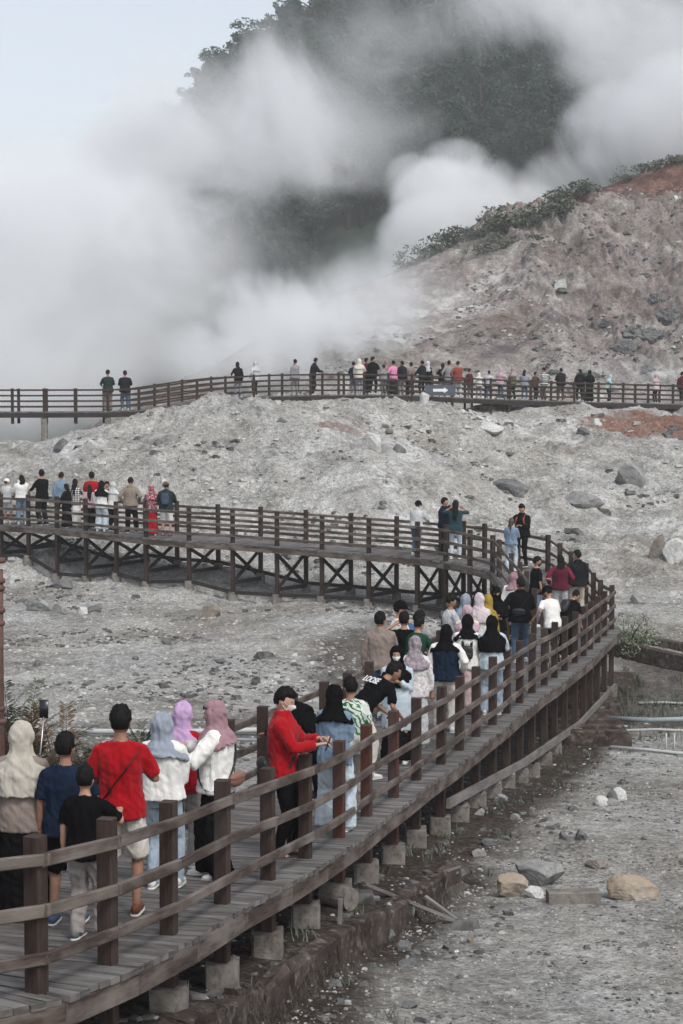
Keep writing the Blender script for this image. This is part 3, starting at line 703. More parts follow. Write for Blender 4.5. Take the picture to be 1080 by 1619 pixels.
def proj(p):
    q = Vector(p)-Vector((0, 0, CZ)); xc = q.x; zc = q.y*cp - q.z*sp; yc = q.y*sp + q.z*cp
    return 540+F*xc/zc, 809.5-F*yc/zc
def lane(Ls, Rs, px, t, i0, i1):
    pts = [lerp(Ls[i], Rs[i], t) for i in range(i0, i1)]
    pr = [proj(p)[0] for p in pts]
    for a in range(len(pts)-1):
        if (pr[a]-px)*(pr[a+1]-px) <= 0 and pr[a] != pr[a+1]:
            return lerp(pts[a], pts[a+1], (px-pr[a])/(pr[a+1]-pr[a]))
    return min(pts, key=lambda p: abs(proj(p)[0]-px)).copy()
PPL = []
Hset = lambda H: H is not None
def person(label, px, py, rz, top, bot, head, H=None, t=None, yf=None, far=False, arms=('down', 'down'), legs=((0, 0), (0, 0)), lean=0.0, crouch=0.0, hy=0.0, hp=0.0,
           mask=None, shoes='white', sk=0, bulk=1.07, hair_len=0, cap=None, hem=None, sh=None):
    pr = random.Random(int(px*7+py*3)); ar0 = arms
    if arms == ('down', 'down') and (far or t is not None or Hset(H)): arms = (pr.choice(['down', 'rail', 'pocket', 'phone']), pr.choice(['down', 'rail', 'pocket', 'face', 'chest']))
    if legs == ((0, 0), (0, 0)): legs = ((-.02, pr.uniform(-.07, .07)), (.02, pr.uniform(-.07, .07)))
    if hy == 0 and hp == 0: hy = pr.uniform(-32, 32); hp = pr.uniform(-2, 18)
    if far: rz = rz+pr.uniform(-45, 45); bulk *= pr.uniform(.95, 1.15)
    # --- where the feet are
    if H is not None:
        k = H/1.7; ct, st = math.cos(R_(rz)), math.sin(R_(rz))
        la = R_(lean); hz = (.90-crouch)*k + math.cos(la)*.80*k*1.0; hyy = math.sin(la)*.80*k
        lo, hi = 10.0, 60.0
        for _ in range(50):
            mid = (lo+hi)/2; hd = W(px, py, mid); rt = Vector((hd.x + hyy*st, hd.y - hyy*ct, 0)); zd = polyline_z(CTR[:NN+8], rt.x, rt.y)
            if hd.z - hz > zd: lo = mid
            else: hi = mid
        root = Vector((rt.x, rt.y, zd))
    else:
        if yf is not None:
            lo, hi = 10.0, 70.0
            for _ in range(50):
                mid = (lo+hi)/2; p = W(px, yf, mid)
                if p.z > polyline_z(CTR, p.x, p.y): lo = mid
                else: hi = mid
            root = W(px, yf, lo); root.z = polyline_z(CTR, root.x, root.y)
        elif far: root = lane(FN, FB, px, t, 0, len(FN))
        else: root = lane(Lp, Rp, px, t, NN+3, len(Rp))
        hd = W(px, py, root.y); H = max(1.2, min(1.88, hd.z-root.z)); k = H/1.7
        if lean or crouch: H = max(1.5, min(1.8, H/ (math.cos(R_(lean))*.47+.53)));  k = H/1.7
    Y = root.y; det = 2 if Y < 22 else 1 if Y < 34 else 0 if Y < 75 else -1
    vox = {2: .013, 1: .018, 0: .024, -1: .035}[det]
    if Y > 25: bulk = bw0 = bulk*1.06
    rt_ = empty('person', root, R_(rz)); tag(rt_, label, 'person', 'visitors on the boardwalks')
    V3 = Vector; la = R_(lean); T = V3((0, math.sin(la), math.cos(la))); Nn = V3((0, math.cos(la), -math.sin(la)))
    hipc = V3((0, 0, (.90-crouch)*k)); at = lambda a: hipc+T*(a*k)
    shc = at(.49); neck = at(.55); hc = at(.668)+Nn*(.015*k)
    bw = bulk
    J = {}
    for s in (-1, 1):
        sh_ = shc+V3((s*.165*k*bw, 0, -.030*k)); a = arms[0 if s < 0 else 1]; a = ARM[a] if isinstance(a, str) else a
        tgt = sh_+V3((s*a[0]*k, a[1]*k, a[2]*k))
        el, wr = ik(sh_, tgt, .285*k, .25*k, V3((s*.55, -.6, -.5)))
        hp_ = hipc+V3((s*.088*k, 0, -.03*k)); lg = legs[0 if s < 0 else 1]
        an = V3((s*.10*k+lg[0], lg[1], .085*k)); kn, an = ik(hp_, an, .415*k, .40*k, V3((s*.12, 1, 0)))
        J[s] = (sh_, el, wr, hp_, kn, an)
    # --- body
    body = MB(); ex = MB(); sg = 8 if det > 0 else 6
    tb = [(-.06, .135, .10), (0, .165, .115), (.10, .145, .10), (.18, .13, .095), (.32, .148, .100), (.42, .130, .082), (.48, .080, .060), (.535, .055, .055)]
    body.tube([at(a) for a, _, _ in tb], [(rx*k*bw, ry*k*bw) for _, rx, ry in tb], 10)
    body.tube([at(.48), neck, hc-V3((0, 0, .02*k))], [.056*k, .052*k, .055*k], sg)
    HL = {}
    for s in (-1, 1):
        sh_, el, wr, hp_, kn, an = J[s]
        body.tube([sh_+V3((-s*.05*k, 0, -.01*k)), sh_+V3((-s*.012*k, 0, -.018*k)), lerp(sh_, el, .5), el, lerp(el, wr, .35), wr], [r*k for r in (.036, .042, .042, .036, .036, .025)], sg)
        body.tube([hp_+V3((0, 0, .05*k)), lerp(hp_, kn, .3), kn, lerp(kn, an, .35), an, an-V3((0, 0, .06*k))], [r*k for r in (.085, .078, .055, .052, .035, .035)], sg)
        body.tube([an-V3((0, .04*k, .055*k)), an+V3((0, .05*k, -.05*k)), an+V3((0, .13*k, -.062*k))], [(.033*k, .03*k), (.036*k, .026*k), (.036*k, .016*k)], sg)
        # hand with five fingers
        fd = (wr-el).normalized(); side = V3((s, 0, 0)); side = (side-fd*side.dot(fd)).normalized(); nrm = fd.cross(side)
        if nrm.z < 0 and abs(fd.z) < .7: nrm = -nrm
        elif abs(fd.z) >= .7 and nrm.y > 0: nrm = -nrm
        crl = -nrm; hsg = 5 if det > 0 else 3
        pe = wr+fd*.082*k
        ex.tube([wr-fd*.02*k, wr+fd*.03*k, pe], [(.024*k, .019*k), (.034*k, .015*k), (.040*k, .012*k)], 6 if det > 0 else 4, xref=side)
        for q_, (off, L_) in enumerate(((-.030, .068), (-.010, .078), (.011, .072), (.031, .056))):
            b0 = pe+side*(off*k)-fd*.008*k; b1 = b0+(fd*.85+crl*.5).normalized()*L_*.5*k; b2 = b1+(fd*.45+crl*.9).normalized()*L_*.5*k
            ex.tube([b0, b1, b2], [.0095*k, .0085*k, .007*k], hsg)
        b0 = wr+fd*.025*k-side*.026*k; b1 = b0+(fd*.6-side*.7+crl*.3).normalized()*.04*k; ex.tube([b0, b1, b1+(fd*.8+crl*.4).normalized()*.03*k], [.012*k, .010*k, .008*k], hsg)
        HL[s] = wr+fd*.07*k+crl*.02*k
    # head
    Rh = Matrix.Rotation(R_(hy), 3, 'Z') @ Matrix.Rotation(-R_(hp)-la*.75, 3, 'X')
    hn = 16 if det == 2 else 10 if det == 1 else 6 if det == 0 else 3
    d, fcs = CS[hn]; hv = headshape(d)*k*1.06
    place = lambda arr: [Rh @ V3(p) + hc for p in arr]
    ex.add(place(hv), fcs)
    hloc = lambda x, y, z: Rh @ V3((x*k, y*k, z*k)) + hc
    if det >= 0:
        for s in (-1, 1):
            ell(ex, hloc(s*.074, -.004, -.005), (.010*k, .017*k, .030*k), 3, Rh)
            ell(ex, hloc(s*.030, .078, .006), (.013*k, .009*k, .008*k), 3, Rh, 1)
            ell(ex, hloc(s*.030, .085, .006), (.006*k, .004*k, .006*k), 3, Rh, 2)
            ex.bar(hloc(s*.016, .090, .027), hloc(s*.046, .080, .028), .004*k, .004*k, mi=2)
        ell(ex, hloc(0, .090, -.052), (.022*k, .006*k, .008*k), 3, Rh, 3)
    job(body, max(vox, .016), 'body', [skin(sk), EYEW, EYED, LIP], rt_, 0, ex, 3)
    # --- hair / hijab / cap
    hk, hc_ = head if isinstance(head, tuple) else (head, 'black')
    hn2 = 16 if det >= 1 else 10 if det == 0 else 6
    d, fcs = CS[hn2]; base = headshape(d)*k*1.06; nr_ = base/np.linalg.norm(base, axis=1)[:, None]
    if hk in ('short', 'long', 'bun', 'pony'):
        fw = ss(d[:, 1], .0, .24)*(1-ss(d[:, 2], .42, .62)); nw = 1-ss(d[:, 2], -.50, -.30); er = ss(np.abs(d[:, 0]), .72, .86)*(1-ss(d[:, 2], -.02, .16))*ss(d[:, 1], -.5, -.25) if hk == 'short' else 0; low = np.maximum(np.maximum(fw, nw), er)
        if hk != 'short': low = fw
        th = .019*(1+.45*ss(d[:, 2], .3, 1)); nsz = pn(d[:, 0]*5+px, d[:, 1]*5, d[:, 2]*5)+.9*pn(d[:, 0]*14+px, d[:, 1]*14, d[:, 2]*11)
        th = th*(.55+.6*ss(d[:, 2], -.25, .55)) if hk == 'short' else th; off = th*(1-low)*(1+.45*nsz) - .010*low
        m_ = HAIRB if hc_ == 'brown' else HAIR
        mb = MB(); mb.add(place(base+nr_*(off*k)[:, None]), fcs)
        if hk in ('long', 'pony'):
            L_ = .50 if hk == 'long' else .38; wd = .095 if hk == 'long' else .035
            pts = [hloc(0, -.035, .03), hloc(0, -.075, -.08), hc-T*(.22*k)-Nn*(.115*k), hc-T*(.34*k)-Nn*(.135*k), hc-T*((L_)*k)-Nn*(.13*k)]
            mb.tube(pts, [(.08*k, .05*k), (wd*k, .045*k), (wd*1.05*k, .035*k), (wd*.95*k, .03*k), (wd*.5*k, .015*k)], 8)
            job(mb, min(vox, .018), 'hair', m_, rt_, .006, smooth=1, fs=16)
        else: mb.build('hair', m_, rt_, True)
    elif hk in ('hijab', 'niqab'):
        if hk == 'hijab': fw = ss(d[:, 1], .40, .58)*(1-ss(d[:, 2], .42, .56))*ss(d[:, 2], -.98, -.85)*(1-ss(np.abs(d[:, 0]), .62, .78))
        else: fw = ss(d[:, 1], .5, .6)*(1-ss(d[:, 2], .25, .35))*ss(d[:, 2], -.15, -.05)
        off = .024*(1-fw) - .022*fw
        L_ = max(.30, hair_len or .36); de = {'fleece': .035, 'jacket': .018, 'hoodie': .018}.get(top[0], .004)
        mb = MB(); mb.add(place(base+nr_*(off*k)[:, None]), fcs)
        bk = -Nn*(.02*k)
        pts = [hloc(0, -.012, -.03), hc-T*(.12*k)+bk*.6, hc-T*(.185*k)+bk, hc-T*(.25*k)+bk, hc-T*(.31*k)+bk, hc-T*(L_*k+.03*k)+bk*1.6]
        mb.tube(pts, [(.082*k, .096*k), (.100*k, .102*k), (.146*k, (.118+de)*k), ((.194+de)*k*bw, (.140+de)*k), ((.215+de)*k*bw, (.162+de)*k), ((.185+de)*k*bw, (.165+de)*k)], 14)
        job(mb, min(vox, .020), 'hijab', cm(hc_), rt_, .011 if det > 0 else .013, smooth=2, fs=10)
    if cap:
        mb = MB(); cv = np.where((d[:, 2] > .12)[:, None], base+nr_*.036*k, base*.9); mb.add(place(cv), fcs)
        mb.tube([hloc(0, .06, .035), hloc(0, .12, .030), hloc(0, .165, .018)], [(.07*k, .012*k), (.068*k, .008*k), (.04*k, .006*k)], 10, xref=Rh @ V3((1, 0, 0)))
        mb.build('cap', cm(cap), rt_, True)
    if mask:
        mb = MB(); sel = lambda dd: (dd[:, 1] > .18) & (dd[:, 2] < .05) & (dd[:, 2] > -.95) & (np.abs(dd[:, 0]) < .84)
        dd, ff = CS[16] if det > 0 else CS[10]; bb = headshape(dd)*k*1.06; ok = sel(dd)
        push = .013+.013*np.exp(-(dd[:, 0]/.3)**2-((dd[:, 2]+.4)/.35)**2)
        vv = bb+np.array([0, 1, 0])*(push*k)[:, None]; ff2 = [f for f in ff if all(ok[i] for i in f)]
        used = sorted({i for f in ff2 for i in f}); mp_ = {a: b_ for b_, a in enumerate(used)}
        mb.add(place(vv[used]), [tuple(mp_[i] for i in f) for f in ff2])
        for s in (-1, 1): mb.tube([hloc(s*.05, .082, -.02), hloc(s*.072, .03, .0), hloc(s*.079, -.01, .02)], .003*k, 4)
        for s in (-1, 1): mb.tube([hloc(s*.046, .072, -.07), hloc(s*.066, .03, -.045), hloc(s*.077, -.01, -.02)], .003*k, 4)
        mb.build('face_mask', MASKW if mask == 'white' else MASKB, rt_, True)
    # --- clothes
    def legs_mesh(r_h, r_k, r_a, end=1.0, ease=.012):
        mb = MB(); mb.tube([hipc+T*(.14*k), hipc+T*.06*k, hipc-V3((0, 0, .03*k)), hipc-V3((0, 0, .10*k))], [(.128*k*bw, .090*k*bw), (.150*k*bw, .108*k*bw), (.165*k*bw, .120*k*bw), (.12*k*bw, .10*k*bw)], 12)
        for s in (-1, 1):
            sh_, el, wr, hp_, kn, an = J[s]
            if end <= .55: e = lerp(hp_, kn, end/.5); pts = [hp_+V3((0, 0, .04*k)), lerp(hp_, e, .5), e]; rr = [r_h, (r_h+r_k)/2, r_k]
            else: e = an-V3((0, 0, .035*k)); pts = [hp_+V3((0, 0, .04*k)), lerp(hp_, kn, .5), kn, lerp(kn, e, .5), e]; rr = [r_h, (r_h+r_k)/2, r_k, (r_k+r_a)/2, r_a]
            mb.tube(pts, [r*k for r in rr], 10)
        return mb
    bk_, bc_ = bot
    if bk_ == 'slim': job(legs_mesh(.098, .070, .052), vox, 'trousers', cm(bc_), rt_, .006)
    elif bk_ == 'straight': job(legs_mesh(.104, .084, .072), vox, 'trousers', cm(bc_), rt_, .009)
    elif bk_ == 'wide': job(legs_mesh(.110, .108, .115), vox, 'trousers', cm(bc_), rt_, .012)
    elif bk_ == 'shorts': job(legs_mesh(.106, .098, 0, .50), vox, 'shorts', cm(bc_), rt_, .009)
    elif bk_ == 'skirt':
        mb = MB(); mb.tube([hipc+T*(.15*k), hipc, V3((0, 0, .6*k)), V3((0, 0, .3*k)), V3((0, 0, .06*k))], [(.12*k, .085*k), (.172*k, .128*k), (.20*k, .17*k), (.215*k, .185*k), (.235*k, .20*k)], 16)
        job(mb, vox, 'skirt', cm(bc_), rt_, .016, fs=8)
    tk, tc = top[0], top[1]; sc_ = top[2] if len(top) > 2 else None
    ease = dict(tee=.013, long=.016, jacket=.030, hoodie=.030, fleece=.042, vest=.022)[tk]
    hm = hem if hem is not None else dict(tee=-.10, long=-.12, jacket=-.08, hoodie=-.08, fleece=-.02, vest=-.05)[tk]
    mb = MB()
    tt = [(hm, .182, .136), (.0, .176, .128), (.12, .150, .106), (.22, .148, .108), (.34, .162, .112), (.41, .160, .102), (.46, .125, .085), (.50, .075, .062), (.525, .058, .055)]
    if hm > -.02: tt = [tt[0]]+tt[2:]
    mb.tube([at(a) for a, _, _ in tt], [((rx+ease)*k*bw, (ry+ease)*k*bw) for _, rx, ry in tt], 14)
    sl = MB() if sc_ else mb
    for s in (-1, 1):
        sh_, el, wr, hp_, kn, an = J[s]
        if tk == 'tee': pts = [sh_+V3((-s*.09*k, 0, .016*k)), sh_+V3((-s*.012*k, 0, -.012*k)), lerp(sh_, el, .45), lerp(sh_, el, .84)]; rr = [.046, .058, .058, .062]
        elif tk == 'vest': continue
        else: pts = [sh_+V3((-s*.09*k, 0, .016*k)), sh_+V3((-s*.012*k, 0, -.012*k)), lerp(sh_, el, .5), el, lerp(el, wr, .5), lerp(el, wr, .86)]; rr = [.046, .056, .056, .052, .046, .038]
        e2 = {'jacket': .012, 'hoodie': .012, 'fleece': .026}.get(tk, 0)
        sl.tube(pts, [(r+e2)*k for r in rr], 10)
    if tk in ('jacket', 'fleece'):
        mb.tube([neck-T*.05*k, neck+T*.025*k], [(.092*k, .088*k), (.082*k, .080*k)], 12)
    if tk == 'hoodie': ell(mb, neck-Nn*.06*k+V3((0, 0, -.01)), (.105*k, .06*k, .055*k), 6)
    job(mb, vox, {'tee': 'shirt', 'long': 'shirt', 'jacket': 'jacket', 'hoodie': 'hoodie', 'fleece': 'jacket', 'vest': 'vest'}[tk], cm(tc), rt_, {'fleece': .008, 'jacket': .010}.get(tk, .009), fs=10)
    if sc_: job(sl, vox, 'sleeves', cm(sc_), rt_, .008)
    # --- shoes
    smat = {'white': plain('shoe_white', (.66, .66, .64), .6), 'black': BLK, 'brown': plain('shoe_brown', (.14, .05, .025), .6), 'blue': plain('shoe_blue', (.06, .10, .18), .7), 'sandal': BLK, 'grey': plain('shoe_grey', (.12, .13, .13), .7)}[shoes]
    for s in (-1, 1):
        an = J[s][5]; a0 = V3((an.x, an.y, max(.0, an.z-.085*k))); mb = MB()
        if shoes == 'sandal':
            mb.tube([a0+V3((0, -.075*k, .008)), a0+V3((0, .03*k, .008)), a0+V3((0, .18*k, .008))], [(.036*k, .008), (.044*k, .008), (.034*k, .008)], 8)
            mb.tube([a0+V3((-.045*k, .09*k, .012)), a0+V3((0, .10*k, .055*k)), a0+V3((.045*k, .09*k, .012))], [(.012, .005)]*3, 6)
            mb.tube([a0+V3((-.042*k, .0, .012)), a0+V3((0, .03*k, .085*k)), a0+V3((.042*k, .0, .012))], [(.010, .005)]*3, 6)
        else:
            mb.tube([a0+V3((0, -.085*k, .05*k)), a0+V3((0, -.05*k, .055*k)), a0+V3((0, .02*k, .056*k)), a0+V3((0, .10*k, .042*k)), a0+V3((0, .175*k, .032*k)), a0+V3((0, .20*k, .028*k))], [(.026*k, .036*k), (.040*k, .045*k), (.043*k, .048*k), (.048*k, .036*k), (.040*k, .026*k), (.020*k, .016*k)], 10)
            mb.tube([a0+V3((0, -.092*k, .012*k)), a0+V3((0, -.06*k, .012*k)), a0+V3((0, .10*k, .012*k)), a0+V3((0, .18*k, .012*k)), a0+V3((0, .212*k, .014*k))], [(.026*k, .012*k), (.043*k, .012*k), (.051*k, .012*k), (.042*k, .012*k), (.016*k, .011*k)], 10, mi=1)
        mb.build('shoe' if shoes != 'sandal' else 'sandal', [smat, SOLE if shoes != 'sandal' else BLK], rt_, True)
    info = dict(root=root, rz=R_(rz), k=k, J=J, hipc=hipc, T=T, N=Nn, at=at, neck=neck, hc=hc, hloc=hloc, HL=HL, Rh=Rh, det=det, bw=bw, e=rt_)
    PPL.append(info); return info
def carried(P, mb, name, label, cat, mats, smooth=True):
    o = mb.build(name, mats, None, smooth); o.location = P['root']; o.rotation_euler = (0, 0, P['rz']); tag(o, label, cat); return o
def tshell(P, a, phi, e=.045):
    """point on the torso shell at height a (0 hip .. .49 shoulders), angle phi from +x"""
    k = P['k']; rx = np.interp(a, [-.1, 0, .12, .34, .46, .52], [.168, .168, .15, .165, .15, .07])+e; ry = np.interp(a, [-.1, 0, .12, .34, .46, .52], [.12, .12, .105, .113, .095, .06])+e
    return P['at'](a)+Vector((math.cos(phi)*rx*k, 0, 0))+P['N']*(math.sin(phi)*ry*k)
def crossbody(P, label, side=1, bag=None, col=None, w=.022, pouch_phi=None, e=.045, size=(.13, .05, .09), cat='shoulder bag'):
    """strap from the shoulder opposite SIDE down to the hip on SIDE, with a pouch"""
    k = P['k']; mb = MB(); n = 20; pts = []
    for i in range(n+1):
        ph = 2*math.pi*i/n; x = math.cos(ph)*side
        a = .23 - .25*x if True else 0
        pts.append(tshell(P, a, ph, e if abs(x) < .8 else e*.9))
    mb.tube(pts, [(.004*k, w*k)]*(n+1), 4, cap=False, xref=(1, 0, 0))
    o_phi = pouch_phi if pouch_phi is not None else (0 if side > 0 else math.pi)
    a = .23-.25*math.cos(o_phi)*side-.06
    c = tshell(P, a, o_phi, e+.05)
    ell(mb, c, tuple(v*k for v in size), 6, Matrix.Rotation(o_phi-math.pi/2, 3, 'Z'), 1)
    ell(mb, c+Vector((math.cos(o_phi)*size[1]*.35*k, math.sin(o_phi)*size[1]*.35*k, size[2]*.38*k)), (size[0]*.97*k, size[1]*.8*k, size[2]*.62*k), 6, Matrix.Rotation(o_phi-math.pi/2, 3, 'Z'), 1)
    return carried(P, mb, 'shoulder_bag', label, cat, [BLK, bag or BLK])
def backpack(P, label, mat, w=.13, h=.20, dp=.075, a=.26, front=False):
    k = P['k']; s = 1 if front else -1; mb = MB(); c = P['at'](a)+P['N']*(s*(.125+dp)*k)
    rot = Matrix.Rotation(-math.atan2(P['T'].y, P['T'].z), 3, 'X')
    v, f = CS[6]; v = np.sign(v)*np.abs(v)**.6*np.array((w, dp, h))*k; mb.add([rot @ Vector(p)+c for p in v], f)
    v, f = CS[6]; v = np.sign(v)*np.abs(v)**.6*np.array((w*.8, dp*.5, h*.42))*k; mb.add([rot @ Vector(p)+c+P['T']*(-h*.4*k)+P['N']*(s*dp*.85*k) for p in v], f)
    for sx in (-1, 1):
        mb.tube([c+Vector((sx*.07*k, 0, 0))+P['T']*(h*.8*k), P['at'](.50)+Vector((sx*.09*k, 0, .05*k)), P['at'](.40)+Vector((sx*.105*k, 0, 0))+P['N']*(.155*k*-s*-1 if front else .155*k)*(1), P['at'](.18)+Vector((sx*.15*k, 0, 0))+P['N']*.10*k], [(.022*k, .006*k)]*4, 6)
    mb.tube([c+P['T']*(h*k)+Vector((-.03*k, 0, 0)), c+P['T']*((h+.04)*k), c+P['T']*(h*k)+Vector((.03*k, 0, 0))], .006*k, 5)
    return carried(P, mb, 'backpack', label, 'backpack', [mat])
def phone(P, label, side=1, up=False):
    k = P['k']; c = P['HL'][side]+Vector((0, .025, .02)); mb = MB(); mb.bar(c+Vector((0, -.02, -.07)), c+Vector((0, .03, .07)), .075, .009, up=(0, 1, 0), bev=.003)
    return carried(P, mb, 'phone', label, 'phone', [PHONE], False)
#@@STAGE4
# ---------------------------------------------------------------- people: who stands where
SL, ST, WI, SH, SK = 'slim', 'straight', 'wide', 'shorts', 'skirt'
# foreground
p = person('woman in a long sand coloured headscarf and black skirt at the left edge', 33, 1142, -6, ('long', 'taupe'), (SK, 'black'), ('hijab', 'sand_hijab'), H=1.60, arms=((.05, .2, -.35), 'phone'), hair_len=.46, bulk=1.12, shoes='black')
carried(p, (lambda mb: (mb.tube([p['HL'][1], p['HL'][1]+Vector((.02, .12, .50))], .006, 6), mb.bar(p['HL'][1]+Vector((.02, .12, .49)), p['HL'][1]+Vector((.02, .13, .64)), .075, .012, up=(0, 1, 0), bev=.003, mi=1), mb)[-1])(MB()), 'selfie_stick', 'black phone raised on a thin grey selfie stick beside the sand headscarf', 'selfie stick', [STEEL, PHONE])
person('boy in a navy t-shirt, black hair, beside the selfie stick', 103, 1160, -4, ('tee', 'navy'), (SH, 'black'), 'short', H=1.53, arms=('down', (-.02, .28, -.30)), shoes='blue', sk=1, hy=-10, mask='white')
person('small boy in a black t-shirt and grey trousers by the front railing', 134, 1212, -14, ('tee', 'black'), (ST, 'greypants'), 'short', H=1.33, arms=('down', (.05, .34, -.16)), shoes='grey', hy=10, mask='white', sk=0, legs=((0, .0), (0, .12)))
p = person('man in a red t-shirt with a black strap across his back', 190, 1117, -4, ('tee', 'red'), (SH, 'ltpants'), 'short', H=1.72, arms=((-.06, .22, -.30), (-.02, .26, -.24)), shoes='brown', sk=1, bulk=1.08)
crossbody(p, 'black strap bag slung across the back of the red t-shirt', side=-1, w=.026, e=.036)
person('woman in a white fleece jacket with a blue grey headscarf, seen from behind', 256, 1128, -8, ('fleece', 'white'), (SL, 'light_denim'), ('hijab', 'bluegrey'), H=1.57, arms=('down', 'chest'), hair_len=.16, shoes='white', legs=((0, 0), (.03, .08)), bulk=1.05)
person('girl in a lilac headscarf, floral scarf and red top facing away', 287, 1111, -15, ('long', 'red'), (ST, 'greypants'), ('hijab', 'lilac'), H=1.58, arms=('down', 'rail'), hair_len=.20, shoes='white')
p = person('woman in a mauve headscarf and white fleece, seen from the side', 342, 1107, 82, ('fleece', 'white'), (WI, 'black'), ('hijab', 'mauve'), H=1.66, arms=((.0, .38, -.14), (.0, .36, -.12)), hair_len=.20, shoes='white', hp=8, sk=2, legs=((0, -.08), (0, .10)), hem=-.06)
crossbody(p, 'brown handbag hanging at the hip of the mauve headscarf woman', side=-1, bag=plain('bag_brown', (.20, .105, .075), .55), w=.012, pouch_phi=-1.95, size=(.13, .04, .07), e=.07)
mb = MB()
for s in (-1, 1): ell(mb, p['hloc'](s*.035, .088, .078), (.028, .006, .020), 6, p['Rh'])
mb.bar(p['hloc'](-.02, .092, .08), p['hloc'](.02, .092, .08), .006, .006)
for s in (-1, 1): mb.bar(p['hloc'](s*.062, .085, .08), p['hloc'](s*.092, -.01, .05), .005, .005)
carried(p, mb, 'sunglasses', 'dark sunglasses pushed up on the mauve headscarf', 'sunglasses', [PHONE])
p = person('young man in a red jacket and white face mask looking at his phone', 447, 1087, -100, ('jacket', 'red'), (SL, 'black'), 'short', H=1.70, arms=((-.05, .36, -.18), (-.07, .38, -.20)), shoes='sandal', hp=22, mask='white', sk=2, legs=((0, .06), (0, -.05)))
phone(p, 'dark phone in the hands of the young man in red jacket', 1)
crossbody(p, 'black shoulder strap and bag worn over the red jacket', side=1, w=.014, pouch_phi=-.9, e=.040, size=(.10, .05, .12))
person('person dressed in black leaning on the rail behind the red jacket', 506, 1105, 62, ('long', 'black'), (SL, 'black'), ('hijab', 'black'), yf=1262, lean=56, arms=('rail', 'rail'), shoes='black')
p = person('woman in a denim shirt, pale jeans and black headscarf, back turned', 529, 1082, -18, ('long', 'denim'), (WI, 'pale_denim'), ('hijab', 'black'), H=1.61, arms=('chest', 'chest'), hair_len=.12, shoes='white', bulk=1.05)
person('man in a green and white leaf print shirt facing away', 554, 1071, 8, ('tee', 'leafshirt'), (ST, 'beige'), 'short', H=1.56, arms=('phone', 'down'), shoes='white', sk=1, bulk=1.08, hem=-.16)
p = person('man in a black t-shirt with white lettering bending over the railing', 632, 1050, -62, ('tee', 'black'), (ST, 'ltpants'), 'short', H=1.72, lean=48, arms=((.03, .16, -.42), (.05, .14, -.42)), shoes='white', hp=-12, sk=1, bulk=1.1, legs=((0, -.1), (0, .08)))
# white lettering across his upper back
tx = bpy.data.curves.new('lettering', 'FONT'); tx.body = 'LOOSE'; tx.size = .125; tx.extrude = .003; tx.align_x = 'CENTER'; tx.align_y = 'CENTER'; tx.shear = .2; tx.materials.append(plain('print_white', (.7, .7, .68), .8)); tx.offset = .003
txo = bpy.data.objects.new('lettering', tx); C.objects.link(txo)
k = p['k']; c_ = p['at'](.375)-p['N']*(.152*k)
Mx = Matrix((Vector((1, 0, 0)), p['T'], -p['N'])).transposed().to_4x4(); Mx.translation = c_; 
bpy.context.view_layer.update(); me = bpy.data.meshes.new_from_object(txo.evaluated_get(bpy.context.evaluated_depsgraph_get())); bpy.data.objects.remove(txo)
txo = bpy.data.objects.new('lettering', me); C.objects.link(txo); txo.parent = p['e']; txo.matrix_local = Mx
person('woman in a black headscarf and white mask facing the camera', 628, 1021, 172, ('long', 'pale_denim'), (SK, 'black'), ('hijab', 'black'), H=1.60, arms=('chest', 'chest'), mask='white', hp=5, hem=-.42, hair_len=.42)
person('woman in a taupe patterned headscarf and pale flowered blouse', 656, 1006, -6, ('long', 'floral_pale'), (SK, 'lgrey'), ('hijab', 'greyhijab_pattern'), H=1.60, arms=((0, .2, -.2), 'down'), hair_len=.36)
p = person('man in a taupe jacket and jeans on the left of the crowd', 601, 968, -4, ('jacket', 'taupe'), (ST, 'mid_denim'), 'short', H=1.72, arms=('down', 'phone'), shoes='white', sk=1, bulk=1.05)
person('man in a white shirt, black cap and black mask in the crowd', 631, 951, -70, ('tee', 'white'), (ST, 'charcoal'), 'short', H=1.72, cap='black', mask='black', arms=('phone', 'phone'), hp=10)
person('man in a plain black t-shirt among the crowd, back turned', 639, 968, -8, ('tee', 'black'), (ST, 'mid_denim'), 'short', H=1.66, arms=('up', 'phone'), sk=0)
person('man in a green t-shirt half hidden in the crowd', 664, 975, -40, ('tee', 'green'), (ST, 'charcoal'), 'short', H=1.62, lean=14, arms=('rail', 'rail'))
person('man in a blue denim jacket leaning forward in the crowd', 668, 968, -70, ('long', 'blue'), (ST, 'charcoal'), 'short', H=1.68, lean=38, arms=('rail', 'rail'), hp=-10)
p = person('person in a black head cover and navy varsity jacket with white sleeves', 705, 988, -10, ('jacket', 'navy', 'white'), (ST, 'ltpants'), ('hijab', 'black'), H=1.62, hair_len=.12, arms=('down', 'pocket'), bulk=1.1, shoes='white')
p = person('man in a pale grey shirt looking down, a black strap over it', 712, 940, -70, ('tee', 'lgrey'), (ST, 'charcoal'), 'short', H=1.68, hp=28, arms=('phone', 'phone'), sk=1)
crossbody(p, 'thin black strap bag over the pale grey shirt', side=1, w=.014, e=.035)
person('woman in a blue and grey headscarf deep in the crowd', 736, 939, -12, ('long', 'blue'), (SK, 'charcoal'), ('hijab', 'bluegrey'), H=1.58)
person('woman in a dusty pink headscarf between two others', 739, 957, 4, ('long', 'cream'), (SK, 'charcoal'), ('hijab', 'palepink'), H=1.54)
person('woman in a pale pinkish white headscarf with a patterned scarf end', 758, 938, -15, ('long', 'floral_pale'), (SK, 'greyrose'), ('hijab', 'pinkgrey'), H=1.60, hair_len=.44)
person('woman in a mustard yellow headscarf behind the pale one', 772, 940, -40, ('long', 'mustard'), (SK, 'black'), ('hijab', 'mustard'), H=1.57, hair_len=.44, lean=8)
